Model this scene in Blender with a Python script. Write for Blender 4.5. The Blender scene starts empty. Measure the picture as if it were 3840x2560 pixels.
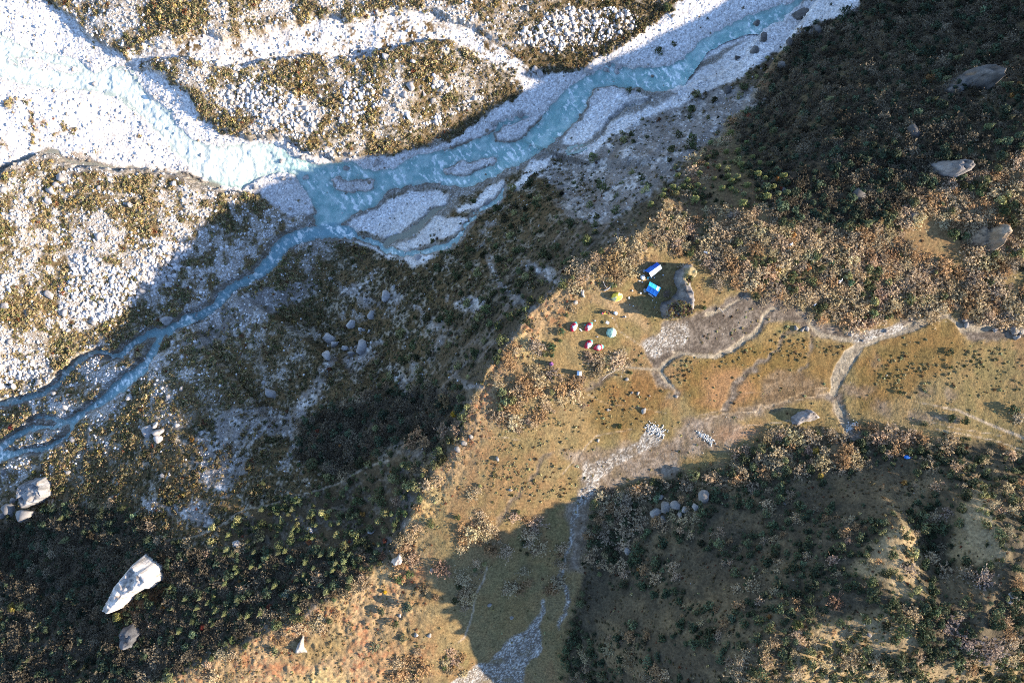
import bpy, bmesh, math, random
import numpy as np
from mathutils import Vector, Matrix

# ------------------------------------------------------------------ camera, sky, sun, exposure
SC = bpy.context.scene
COL = SC.collection
CAM_H, FPX, CX, CY = 213.0, 2560.0, 1920.0, 1280.0       # metres above the meadow, focal length in photo pixels
cam_data = bpy.data.cameras.new('camera')
cam_data.sensor_width = 36.0
cam_data.lens = 24.0
cam_data.clip_start = 1.0
cam_data.clip_end = 6000.0
cam = bpy.data.objects.new('camera', cam_data)
COL.objects.link(cam)
cam.location = (0, 0, CAM_H)
SC.camera = cam

SUN_EL, SUN_AZ = math.radians(21.0), math.radians(-8.7)     # azimuth measured from +X
SUN_DIR = Vector((math.cos(SUN_EL) * math.cos(SUN_AZ), math.cos(SUN_EL) * math.sin(SUN_AZ), math.sin(SUN_EL)))
world = bpy.data.worlds.new('World')
SC.world = world
world.use_nodes = True
wn = world.node_tree
wn.nodes.clear()
sky = wn.nodes.new('ShaderNodeTexSky')
sky.sky_type = 'NISHITA'
sky.sun_disc = False
sky.sun_elevation = SUN_EL
sky.sun_rotation = math.radians(90.0) - SUN_AZ
sky.altitude = 3500.0
sky.air_density = 1.0
sky.dust_density = 0.6
bg = wn.nodes.new('ShaderNodeBackground')
bg.inputs['Strength'].default_value = 0.15
wout = wn.nodes.new('ShaderNodeOutputWorld')
wn.links.new(sky.outputs[0], bg.inputs['Color'])
wn.links.new(bg.outputs[0], wout.inputs['Surface'])

sun_data = bpy.data.lights.new('sun', 'SUN')
sun_data.energy = 5.0
sun_data.angle = math.radians(0.53)
sun_data.color = (1.0, 0.86, 0.68)
sun = bpy.data.objects.new('sun', sun_data)
COL.objects.link(sun)
sun.rotation_euler = SUN_DIR.to_track_quat('Z', 'Y').to_euler()

SC.view_settings.view_transform = 'Standard'
SC.view_settings.look = 'None'
SC.view_settings.gamma = 1.0
SC.view_settings.use_curve_mapping = False
SC.view_settings.exposure = 1.7
SC.cycles.filter_width = 1.0
SC.cycles.use_denoising = False
SC.cycles.max_bounces = 4
SC.cycles.diffuse_bounces = 2
SC.cycles.glossy_bounces = 2

rng = np.random.default_rng(7)
random.seed(7)

# ------------------------------------------------------------------ numeric helpers
def smooth(a, b, x):
    t = np.clip((x - a) / (b - a), 0, 1)
    return t * t * (3 - 2 * t)

def _hash(ix, iy, seed):
    h = (ix.astype(np.int64) * 374761393 + iy.astype(np.int64) * 668265263 + seed * 974634777) & 0xffffffff
    h = ((h ^ (h >> 13)) * 1274126177) & 0xffffffff
    h = (h ^ (h >> 16)) & 0xffffff
    return h.astype(np.float32) / np.float32(0xffffff)

def vnoise(x, y, seed=0):
    fx, fy = np.floor(x), np.floor(y)
    ix, iy = fx.astype(np.int64), fy.astype(np.int64)
    tx, ty = (x - fx).astype(np.float32), (y - fy).astype(np.float32)
    tx = tx * tx * (3 - 2 * tx); ty = ty * ty * (3 - 2 * ty)
    a, b = _hash(ix, iy, seed), _hash(ix + 1, iy, seed)
    c, d = _hash(ix, iy + 1, seed), _hash(ix + 1, iy + 1, seed)
    return (a + (b - a) * tx) * (1 - ty) + (c + (d - c) * tx) * ty          # 0..1

def fbm(x, y, seed=0, octaves=4, gain=0.5):
    s, amp, tot = 0.0, 1.0, 0.0
    for k in range(octaves):
        ca, sa = math.cos(k * 1.1), math.sin(k * 1.1)
        s = s + amp * (vnoise((x * ca - y * sa) * 2 ** k + 17.3 * k, (x * sa + y * ca) * 2 ** k - 9.1 * k, seed + k) - 0.5)
        tot += amp
        amp *= gain
    return s / tot * 2                                                       # about -1..1

def cell(x, y, seed=0):
    """distance to the nearest jittered lattice point, and a random number of that point (cobbles)"""
    fx, fy = np.floor(x).astype(np.int64), np.floor(y).astype(np.int64)
    best = np.full(x.shape, 9.0, np.float32); val = np.zeros(x.shape, np.float32)
    for dx in (-1, 0, 1):
        for dy in (-1, 0, 1):
            px = fx + dx + _hash(fx + dx, fy + dy, seed)
            py = fy + dy + _hash(fx + dx, fy + dy, seed + 1)
            d = np.hypot(px - x, py - y).astype(np.float32)
            m = d < best
            best = np.where(m, d, best); val = np.where(m, _hash(fx + dx, fy + dy, seed + 2), val)
    return best, val

def unproject(px, py, z):
    s = FPX / (CAM_H - z)
    return (px - CX) / s, -(py - CY) / s

def project(x, y, z):
    s = FPX / (CAM_H - z)
    return CX + x * s, CY - y * s

# photo coordinates: C(k, ...) reads points noted on one of six enlarged quarters, D(...) on the whole photograph
_ORG = {4: (0, 0), 5: (1280, 0), 6: (2560, 0), 7: (0, 853), 8: (1280, 853), 9: (2560, 853), 10: (0, 1706), 11: (1280, 1706), 12: (2560, 1706)}
def C(k, *pts):
    return [(_ORG[k][0] + x / 1.8375, _ORG[k][1] + y / 1.8375) for x, y in pts]
def D(*pts):
    return [(x * 1.6327, y * 1.6327) for x, y in pts]
def Z(ox, oy, s, *pts):
    return [(ox + x / s, oy + y / s) for x, y in pts]

# ------------------------------------------------------------------ height of the land
CREST = [  # photo x, y, height, slope of the upper face, slope of the lower face
    (-300, 2900, -20, .405, .387), (300, 2700, -14, .405, .387), (600, 2560, -11, .405, .387), (860, 2430, -8, .405, .387), (1100, 2330, -7, .405, .387), (1330, 2180, -7, .41, .387),
    (1460, 2080, -7, .45, .39), (1540, 1920, -4, .55, .40), (1620, 1780, -2, .62, .42), (1690, 1690, -1, .75, .45),
    (1750, 1560, 0, .85, .5), (1810, 1430, 0, .85, .5), (1900, 1300, 1, .85, .5), (1990, 1180, 1, .85, .5),
    (2080, 1090, 1, .85, .5), (2160, 1020, 1.5, .85, .55), (2270, 940, 2, .8, .55), (2380, 880, 2, .8, .55), (2440, 820, 1, .8, .55),
    (2510, 740, -3, .8, .55), (2575, 670, -7, .75, .5), (2560, 600, -13, .7, .5), (2650, 530, -20, .6, .5), (2760, 430, -27, .5, .5), (2850, 300, -33, .4, .4)]
P_PTS = [  # the shelf with the camp, the slopes beside it
    (2600, 1450, 0), (2900, 1300, 0), (3000, 1500, .3), (3400, 1300, 1.2), (3700, 1350, 2.2), (3840, 1400, 3), (2300, 1250, .6), (2450, 1080, .8), (2200, 1500, -.5), (2050, 1550, .2),
    (2650, 1150, .8), (2200, 1750, -1.5), (1900, 1800, -1), (1900, 1600, .2), (2000, 1350, .6), (2150, 1950, -4), (2120, 2150, -7), (2050, 2350, -10), (1950, 2560, -13), (1800, 2700, -15),
    (1750, 2000, -3), (1700, 2200, -5), (1650, 2400, -8), (1400, 2450, -8.5), (1100, 2560, -9.5), (1800, 2500, -12),
    (2590, 690, -5.5), (2690, 690, -4), (2620, 760, -2), (2828, 557, -15.5), (2800, 760, 3.5), (2900, 790, 5.5), (3000, 830, 5), (3265, 830, 6), (3430, 700, 6), (3700, 540, 9), (3840, 500, 11),
    (3094, 345, -14), (3392, 222, -12.5), (3660, 350, 1.5), (3266, 109, -24), (3830, 150, -8), (2869, 226, -33), (3000, 500, -9), (3300, 500, 0), (3500, 480, 4), (3050, 150, -32),
    (3000, 20, -38), (3300, -150, -33), (3900, -150, -14), (4150, 150, 6), (4150, 420, 18), (4300, 700, 14), (4200, 1000, 9), (4200, 1300, 5), (4400, 1500, 8),
    (2700, 940, 2.2), (3000, 980, 3), (3300, 1020, 3.5), (3600, 900, 6), (3800, 900, 8), (3700, 1130, 4),
    (2400, 1850, -1.5), (2550, 1780, 0), (2700, 1700, .8), (3000, 1660, 1.8), (3300, 1620, 3.5), (3600, 1620, 6), (3840, 1600, 6), (3650, 1780, 10), (3840, 1770, 11), (3400, 1780, 9), (3100, 1790, 6),
    (2230, 1930, -4), (2300, 2000, -3.5), (2450, 1990, 0), (2600, 2000, 5.5), (2900, 2000, 13), (3150, 1980, 17), (3260, 2050, 22.5), (3370, 1960, 22.5), (3440, 2090, 22), (3530, 1980, 17.5), (3540, 2110, 20.5), (3640, 1960, 25.5), (3740, 1960, 25), (3840, 1960, 23),
    (2150, 2150, -7), (2300, 2180, -3), (2450, 2200, 4), (2700, 2200, 15), (3000, 2200, 23.5), (3250, 2200, 28.5), (3450, 2220, 29.5), (3650, 2200, 30.5), (3840, 2200, 30),
    (2200, 2400, -7), (2350, 2420, 5), (2600, 2420, 20), (2850, 2350, 27), (3200, 2400, 28.5), (3600, 2450, 28.5), (3840, 2450, 27),
    (2200, 2600, -8), (2350, 2600, 5), (2700, 2600, 23), (3200, 2600, 24.5), (3840, 2620, 23), (4300, 2000, 24), (4300, 2500, 23), (3000, 3000, 5), (2000, 3000, -20)]
V_PTS = [  # the valley floor
    (3000, 30, -42), (2700, 110, -44), (2560, 170, -45), (2300, 300, -46.5), (2000, 500, -49), (1700, 620, -51), (1300, 700, -53.5), (1100, 850, -55), (900, 990, -56.5), (600, 1230, -59.5),
    (300, 1480, -63), (0, 1700, -67), (-300, 1900, -70), (1000, 600, -52.8), (700, 570, -51.8), (550, 400, -51), (300, 290, -50), (0, 220, -49), (-300, 180, -48),
    (600, 200, -45), (300, 60, -47.5), (420, 60, -45), (800, 370, -46.5), (900, 350, -46.5), (700, 300, -45), (1100, 200, -45), (1500, 350, -46.5), (1700, 430, -48.5), (1500, 100, -44), (2000, 80, -43), (2250, 150, -45), (1800, 380, -48.5), (1200, 520, -49.5),
    (1000, 500, -48.5), (0, 550, -49.5), (0, 800, -51), (300, 900, -53.5), (600, 900, -54.5), (200, 1200, -57.5), (500, 1080, -56), (0, 1400, -61), (800, 800, -54), (-300, 1000, -52), (400, 650, -51),
    (0, -200, -46), (700, -200, -43), (1500, -200, -42), (2300, -200, -41), (3000, -250, -42),
    (1500, 1000, -51), (1300, 1200, -51), (1000, 1300, -54), (800, 1600, -55), (500, 1650, -60), (200, 1850, -65), (0, 2000, -66), (-300, 2300, -66), (1200, 1500, -50),
    (1750, 900, -45), (2000, 750, -42), (2200, 600, -41), (2400, 450, -41), (2550, 350, -41.5), (2800, 200, -41)]

def tps_fit(pts):
    p = np.array([list(unproject(a, b, z)) for a, b, z in pts]); z = np.array([q[2] for q in pts], float)
    n = len(p)
    r2 = ((p[:, None] - p[None]) ** 2).sum(-1)
    K = np.where(r2 > 0, 0.5 * r2 * np.log(np.maximum(r2, 1e-9)), 0) + np.eye(n) * 40.0
    A = np.zeros((n + 3, n + 3)); A[:n, :n] = K; A[:n, n] = 1; A[:n, n + 1:] = p; A[n, :n] = 1; A[n + 1:, :n] = p.T
    w = np.linalg.solve(A, np.concatenate([z, np.zeros(3)]))
    return p, w

def tps_eval(fit, x, y):
    p, w = fit
    out = np.empty(x.size); xs, ys = x.ravel(), y.ravel()
    for i in range(0, xs.size, 40000):
        r2 = (xs[i:i + 40000, None] - p[:, 0]) ** 2 + (ys[i:i + 40000, None] - p[:, 1]) ** 2
        out[i:i + 40000] = (0.5 * r2 * np.log(np.maximum(r2, 1e-9))) @ w[:len(p)] + w[len(p)] + w[len(p) + 1] * xs[i:i + 40000] + w[len(p) + 2] * ys[i:i + 40000]
    return out.reshape(x.shape)

def cubic_matrix(src, dst):
    """Catmull-Rom interpolation from the even grid src to positions dst, as a sparse-in-spirit matrix"""
    t = (dst - src[0]) / (src[1] - src[0]); i = np.clip(np.floor(t).astype(int), 1, len(src) - 3); f = t - i
    w = np.stack([-.5 * f + f ** 2 - .5 * f ** 3, 1 - 2.5 * f ** 2 + 1.5 * f ** 3, .5 * f + 2 * f ** 2 - 1.5 * f ** 3, -.5 * f ** 2 + .5 * f ** 3])
    M = np.zeros((len(dst), len(src)), np.float32); r = np.arange(len(dst))
    for k in range(4):
        M[r, i + k - 1] += w[k]
    return M

STEP = 0.36
XI = np.arange(-224, 186, STEP); YI = np.arange(-152, 153, STEP)
GROW = np.cumsum(0.5 * 1.16 ** np.arange(1, 41))
XS = np.concatenate([XI[0] - GROW[::-1], XI, XI[-1] + GROW]); YS = np.concatenate([YI[0] - GROW[::-1], YI, YI[-1] + GROW])
NX, NY = len(XS), len(YS)
GX, GY = np.meshgrid(XS, YS)                                              # [row = y, col = x]

cs = 3.0
cx_, cy_ = np.arange(-300, 301, cs), np.arange(-240, 241, cs)
CGX, CGY = np.meshgrid(cx_, cy_)
crest_pts = [(a, b, z) for a, b, z, _, _ in CREST]
PC = tps_eval(tps_fit(P_PTS + crest_pts), CGX, CGY)
VC = tps_eval(tps_fit(V_PTS), CGX, CGY)
XCL, YCL = np.clip(XS, -290, 290), np.clip(YS, -230, 230)
MXc, MYc = cubic_matrix(cx_, XCL), cubic_matrix(cy_, YCL)
P = (MYc @ PC.astype(np.float32)) @ MXc.T
V = (MYc @ VC.astype(np.float32)) @ MXc.T

# signed distance to the crest (positive on the valley side), with the crest's height and face slopes
cw = np.array([list(unproject(a, b, z)) + [z, s1, s2] for a, b, z, s1, s2 in CREST])
wob = 1.3 * fbm(GX / 14, GY / 14, 31, 3) + .8 * fbm(GX / 4, GY / 4, 33, 2)
qx, qy = GX, GY
best = np.full(GX.shape, 1e9, np.float32); sgn = np.ones(GX.shape, np.float32)
cz, ca1, ca2 = (np.zeros(GX.shape, np.float32) for _ in range(3))
for i in range(len(cw) - 1):
    a, b = cw[i], cw[i + 1]
    ex, ey = b[0] - a[0], b[1] - a[1]; L2 = ex * ex + ey * ey
    t = np.clip(((qx - a[0]) * ex + (qy - a[1]) * ey) / L2, 0, 1)
    d = np.hypot(qx - a[0] - t * ex, qy - a[1] - t * ey)
    m = d < best
    best = np.where(m, d, best)
    sgn = np.where(m, np.sign(ex * (qy - a[1]) - ey * (qx - a[0])), sgn)
    for arr, k in ((cz, 2), (ca1, 3), (ca2, 4)):
        arr[m] = (a[k] + t * (b[k] - a[k]))[m]
CD = best * sgn + wob
del best, sgn
dpos = np.maximum(CD, 0)
prof = np.where(dpos < 28, ca1 * dpos, ca1 * 28 + ca2 * (dpos - 28))
face = np.minimum(cz, P + 1.5) - prof
k = 4.0
west = np.maximum(face, V) + np.where(np.abs(face - V) < 6, (6 - np.abs(face - V)) ** 2 / 24, 0)   # rounded foot of the face
west = np.where(dpos < 6, np.minimum(west, P), west)
base = np.where(CD > 0, west, P)
# mountainside beyond the frame on the right, hills all round far out
far = np.hypot(np.maximum(np.abs(GX) - 230, 0), np.maximum(np.abs(GY) - 180, 0))
base = base + 0.25 * np.maximum(far - 20, 0) * (0.6 + 0.4 * np.sign(GX)) * .5
base = base.astype(np.float32)
PXB, PYB = project(GX, GY, base)
# ------------------------------------------------------------------ what grows or lies where: masks noted on the photograph, looked up through each point's own place
LS = 8.0
LX, LY = np.arange(-720, 4561, LS), np.arange(-720, 3281, LS)
LGX, LGY = [a.astype(np.float32) for a in np.meshgrid(LX, LY)]

def poly_sd(pts):
    """signed distance in photo pixels, positive inside"""
    p = np.array(pts, np.float32); n = len(p)
    x0, y0 = p.min(0) - 160; x1, y1 = p.max(0) + 160
    i0, i1 = np.searchsorted(LX, [x0, x1]); j0, j1 = np.searchsorted(LY, [y0, y1])
    X, Y = LGX[j0:j1, i0:i1], LGY[j0:j1, i0:i1]
    d = np.full(X.shape, 1e9, np.float32); ins = np.zeros(X.shape, bool)
    for i in range(n):
        a, b = p[i], p[(i + 1) % n]
        ex, ey = b - a
        t = np.clip(((X - a[0]) * ex + (Y - a[1]) * ey) / max(ex * ex + ey * ey, 1e-6), 0, 1)
        d = np.minimum(d, np.hypot(X - a[0] - t * ex, Y - a[1] - t * ey))
        if abs(ey) > 1e-9:
            c = (a[1] > Y) != (b[1] > Y)
            ins ^= c & (X < ex * (Y - a[1]) / ey + a[0])
    out = np.full(LGX.shape, -160.0, np.float32)
    out[j0:j1, i0:i1] = np.where(ins, d, -d)
    return out

def line_sd(pts, width):
    """positive inside a ribbon; width is one number or one per point (photo pixels)"""
    p = np.array(pts, np.float32); n = len(p)
    w = np.broadcast_to(np.array(width, np.float32), (n,)) / 2
    x0, y0 = p.min(0) - 130; x1, y1 = p.max(0) + 130
    i0, i1 = np.searchsorted(LX, [x0, x1]); j0, j1 = np.searchsorted(LY, [y0, y1])
    X, Y = LGX[j0:j1, i0:i1], LGY[j0:j1, i0:i1]
    d = np.full(X.shape, -1e9, np.float32)
    for i in range(n - 1):
        a, b = p[i], p[i + 1]; ex, ey = b - a
        t = np.clip(((X - a[0]) * ex + (Y - a[1]) * ey) / max(ex * ex + ey * ey, 1e-6), 0, 1)
        d = np.maximum(d, w[i] + t * (w[i + 1] - w[i]) - np.hypot(X - a[0] - t * ex, Y - a[1] - t * ey))
    out = np.full(LGX.shape, -130.0, np.float32)
    out[j0:j1, i0:i1] = np.maximum(d, -130)
    return out

def union(*a):
    o = a[0]
    for b in a[1:]:
        o = np.maximum(o, b)
    return o

def look(L, px, py):
    u = np.clip((px - LX[0]) / LS, 0, len(LX) - 1.001); v = np.clip((py - LY[0]) / LS, 0, len(LY) - 1.001)
    i, j = u.astype(int), v.astype(int); u = (u - i).astype(np.float32); v = (v - j).astype(np.float32)
    return (L[j, i] * (1 - u) + L[j, i + 1] * u) * (1 - v) + (L[j + 1, i] * (1 - u) + L[j + 1, i + 1] * u) * v

# --- water
main_up = [(3100, -60)] + C(6, (1250, 0), (900, 0), (830, 20), (740, 110), (600, 180), (545, 250), (480, 330), (440, 400), (320, 470), (200, 550), (0, 640))[:-1] + C(5, (2352, 600), (2290, 620), (2200, 645), (2130, 640), (2030, 620), (1930, 605), (1840, 605), (1745, 620), (1720, 680), (1680, 770), (1620, 850), (1540, 910), (1470, 990), (1400, 1040), (1320, 1090), (1230, 1150), (1130, 1180), (1060, 1230), (960, 1265), (860, 1300), (790, 1290), (700, 1275), (560, 1270), (420, 1290), (330, 1310), (280, 1370), (230, 1420), (140, 1460), (60, 1510), (0, 1545)) + \
    Z(900, 600, 2.138, (860, 490), (780, 560), (680, 570), (600, 540), (560, 440), (600, 400), (560, 330), (500, 240), (450, 180), (420, 130), (300, 110), (200, 140), (60, 210), (0, 240)) + \
    C(4, (1640, 1300), (1560, 1300), (1480, 1270), (1400, 1240), (1330, 1180), (1270, 1110), (1210, 1060), (1130, 980), (1070, 920), (1020, 860), (930, 780), (850, 700), (790, 660), (620, 630), (480, 630), (300, 610), (150, 590), (0, 540), (-300, 430), (-300, 130), (0, 250), (120, 290), (250, 340), (380, 370), (470, 380), (600, 440), (640, 480), (760, 450), (880, 470), (950, 560), (1060, 680), (1150, 740), (1230, 860), (1300, 930), (1420, 980), (1560, 1000), (1700, 985), (1880, 970), (1970, 1010), (2010, 1050), (2110, 1100), (2200, 1120), (2352, 1105)) + \
    C(5, (90, 1110), (170, 1150), (250, 1165), (330, 1150), (400, 1120), (470, 1085), (540, 1060), (640, 1030), (760, 1010), (880, 970), (960, 910), (1040, 850), (1130, 810), (1240, 790), (1350, 790), (1410, 745), (1470, 690), (1530, 620), (1600, 560), (1660, 520), (1740, 480), (1830, 435), (1930, 440), (2010, 470), (2100, 455), (2250, 445), (2352, 395)) + \
    C(6, (60, 330), (200, 210), (320, 160), (470, 90), (640, 35), (760, 0)) + [(3000, -60)]
W_main = poly_sd(main_up)
bars = union(poly_sd(C(5, (1040, 930), (1110, 880), (1210, 850), (1300, 815), (1370, 795), (1370, 830), (1320, 880), (1270, 940), (1180, 975), (1080, 965))),
             poly_sd(C(5, (720, 1160), (800, 1120), (900, 1115), (1000, 1095), (1060, 1100), (1050, 1130), (960, 1160), (880, 1200), (790, 1200), (720, 1185))),
             poly_sd(Z(900, 600, 2.138, (730, 160), (780, 135), (860, 160), (960, 150), (1060, 160), (1060, 220), (1000, 240), (860, 245), (760, 225))),
             poly_sd(C(5, (880, 930), (960, 900), (1060, 870), (1040, 900), (960, 930), (900, 960))),
             poly_sd(C(4, (60, 390), (200, 400), (330, 430), (420, 450), (560, 480), (500, 500), (360, 480), (160, 450), (60, 430))))
W_trib = union(line_sd(C(7, (2420, 30), (2300, 20), (2200, 40), (2050, 60), (1960, 110), (1890, 200), (1820, 290), (1730, 350), (1620, 390), (1540, 470), (1500, 530), (1400, 590), (1300, 630), (1220, 670), (1150, 715)), [60, 60, 62, 62, 66, 62, 52, 44, 42, 52, 42, 44, 44, 40, 44]),
               line_sd(C(7, (1150, 715), (1050, 725), (960, 770), (880, 830), (840, 880), (780, 885), (700, 850), (620, 870), (540, 930), (460, 1000), (400, 1080), (300, 1140), (180, 1180), (60, 1200), (-100, 1230)), [34, 40, 34, 36, 32, 24, 22, 24, 28, 28, 28, 26, 26, 28, 30]),
               line_sd(C(7, (1130, 730), (1090, 790), (1040, 880), (990, 960), (880, 1050), (800, 1110), (720, 1180), (640, 1230), (560, 1280), (500, 1330)), [34, 34, 36, 50, 60, 54, 44, 36, 34, 40]),
               line_sd(C(7, (500, 1320), (380, 1370), (270, 1370), (150, 1410), (60, 1480), (-100, 1560)), [30, 26, 26, 30, 34, 36]), line_sd(C(7, (430, 1330), (320, 1300), (220, 1320)), [22, 24, 18]),
               line_sd(C(7, (500, 1330), (480, 1420), (400, 1480), (300, 1520), (150, 1545), (0, 1570), (-150, 1640)), [24, 24, 30, 30, 34, 44, 60]),
               line_sd(Z(900, 600, 2.138, (800, 540), (880, 570), (960, 620), (1060, 660), (1180, 710), (1280, 750), (1400, 750), (1540, 720), (1660, 690), (1740, 640), (1800, 560), (1850, 480), (1940, 390), (2060, 320), (2120, 240)), [26, 24, 30, 34, 40, 34, 32, 34, 32, 28, 22, 24, 26, 30, 20]))
W_brown = union(line_sd(C(4, (-100, 1220), (0, 1180), (60, 1130), (200, 1080), (280, 1040), (390, 1040), (430, 1090), (540, 1130), (700, 1135), (800, 1160), (900, 1150), (1000, 1150), (1200, 1180), (1300, 1210), (1380, 1260), (1500, 1285)), [22, 24, 18, 20, 16, 20, 16, 18, 20, 18, 16, 14, 14, 16, 22, 22]),
                line_sd(C(5, (2130, 690), (1960, 740), (1850, 830), (1790, 920), (1690, 1000), (1560, 1050)), [20, 20, 18, 16, 14, 10]),
                line_sd(Z(900, 600, 2.138, (1700, 330), (1600, 390), (1500, 450), (1420, 540), (1330, 600), (1220, 610), (1180, 680)), [16, 22, 26, 34, 36, 40, 30]))
W_sd = np.minimum(union(W_main, W_trib, W_brown), -np.minimum(bars, 40) + 2)

# --- pale river gravel
gravel_l = union(
    poly_sd(C(4, (-400, -200), (150, -60), (380, 20), (450, 80), (530, 170), (600, 250), (700, 320), (850, 400), (930, 470), (1050, 500), (1150, 560), (1290, 640), (1350, 720), (1370, 800), (1480, 880), (1600, 930), (1690, 970), (1880, 960), (1990, 960), (2110, 1050), (2352, 1130), (2352, 1200), (2200, 1300), (2150, 1450), (2000, 1500), (1800, 1360), (1650, 1310), (1550, 1310), (1300, 1180), (1200, 1190), (900, 1150), (700, 1120), (450, 1080), (330, 1010), (230, 1060), (100, 1110), (-400, 1200))),
    poly_sd(Z(900, 600, 2.138, (0, 240), (60, 210), (200, 160), (330, 110), (430, 140), (460, 210), (520, 280), (600, 400), (540, 440), (430, 400), (300, 300), (180, 250))))
gravel_up = union(poly_sd(C(4, (850, 420), (960, 370), (1050, 340), (1200, 330), (1280, 270), (1400, 240), (1560, 280), (1720, 250), (1900, 210), (2050, 170), (2200, 130), (2352, 110), (2352, 400), (2180, 380), (1900, 400), (1700, 450), (1500, 420), (1250, 390), (1000, 430), (920, 480))),
                  poly_sd(C(5, (-20, 170), (150, 140), (300, 110), (500, 100), (640, 95), (720, 150), (860, 180), (970, 250), (1100, 320), (1250, 400), (1280, 450), (1360, 530), (1220, 600), (1200, 460), (1050, 440), (950, 380), (830, 310), (730, 270), (640, 270), (500, 290), (300, 330), (180, 380), (80, 400), (-20, 380))))
gravel_r = union(poly_sd([(2750, -100)] + C(5, (2352, 10), (2250, 100), (2100, 190), (1980, 290), (1850, 370), (1720, 430), (1660, 480), (1560, 500), (1440, 510), (1360, 530), (1230, 580), (1250, 650), (1200, 680), (1080, 740), (1000, 790), (900, 860), (800, 930), (700, 990), (560, 1020), (420, 1050), (300, 1080), (0, 1090), (0, 1180), (300, 1190), (600, 1080), (1000, 900), (1400, 800), (1700, 540), (2352, 480)) + [(3000, 60), (3000, -100)]),
                 poly_sd(C(5, (1745, 620), (1840, 605), (1950, 605), (2050, 640), (2140, 665), (2080, 720), (1960, 740), (1850, 820), (1800, 880), (1700, 960), (1600, 1010), (1500, 990), (1560, 900), (1640, 840), (1700, 760))),
                 poly_sd(Z(900, 600, 2.138, (850, 520), (1000, 440), (1180, 330), (1350, 250), (1560, 240), (1660, 290), (1640, 350), (1480, 430), (1380, 500), (1280, 560), (1180, 620), (1120, 620), (960, 560))),
                 poly_sd(Z(900, 600, 2.138, (1260, 680), (1380, 620), (1480, 540), (1560, 450), (1700, 460), (1810, 480), (1780, 560), (1700, 610), (1600, 640), (1480, 680), (1360, 730), (1280, 730))),
                 poly_sd(C(5, (780, 1430), (920, 1380), (1040, 1280), (1110, 1240), (1130, 1290), (1040, 1370), (900, 1450), (800, 1470))),
                 poly_sd(C(5, (1150, 1315), (1230, 1240), (1300, 1110), (1440, 1090), (1420, 1150), (1340, 1210), (1260, 1280), (1200, 1320))),
                 poly_sd(Z(900, 600, 2.138, (880, 620), (1000, 680), (1150, 750), (1250, 790), (1400, 770), (1560, 770), (1560, 800), (1460, 830), (1400, 860), (1300, 800), (1180, 800), (1050, 730), (900, 650))),
                 poly_sd(C(5, (1480, 1060), (1700, 1000), (1800, 930), (1860, 840), (2000, 780), (2200, 720), (2290, 660), (2352, 640), (2352, 720), (2250, 760), (2100, 810), (1980, 870), (1850, 950), (1760, 1050), (1600, 1060))),
                 poly_sd(C(6, (-20, 640), (200, 560), (330, 470), (450, 420), (530, 330), (560, 250), (640, 180), (740, 120), (820, 30), (900, -40), (1250, -40), (1200, 60), (1060, 130), (940, 150), (800, 230), (700, 330), (560, 410), (430, 490), (300, 570), (150, 640), (-20, 700))),
                 bars, poly_sd([(2480, 330), (2560, 300), (2760, 180), (2860, 90), (2950, 60), (3010, 80), (2900, 200), (2760, 300), (2560, 380)]))
gravel = union(gravel_l, gravel_r, gravel_up)
# boulder fields in the scrub
rocky = union(poly_sd(C(7, (450, 400), (560, 200), (700, 220), (900, 300), (1000, 180), (1100, 120), (1300, 100), (1350, 170), (1250, 300), (1220, 400), (1000, 450), (950, 520), (800, 640), (600, 650), (420, 590))),
              poly_sd(C(7, (-50, 900), (100, 880), (230, 930), (300, 980), (200, 1060), (0, 1120))), poly_sd(C(7, (-60, 300), (90, 330), (130, 440), (0, 500))),
              poly_sd(C(5, (1180, 250), (1400, 100), (1600, 60), (1900, 40), (2050, 120), (2000, 220), (1800, 300), (1500, 340), (1300, 330))), poly_sd(C(5, (0, 600), (200, 560), (260, 660), (150, 840), (0, 900))),
              poly_sd(C(4, (1500, 640), (1800, 560), (2000, 620), (2200, 800), (2200, 900), (1900, 880), (1650, 760))),
              poly_sd(C(5, (600, 500), (720, 540), (800, 620), (700, 660), (620, 600))), line_sd(C(5, (240, 740), (420, 790), (520, 850), (640, 830), (760, 780), (880, 690), (960, 640)), 20))
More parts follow.
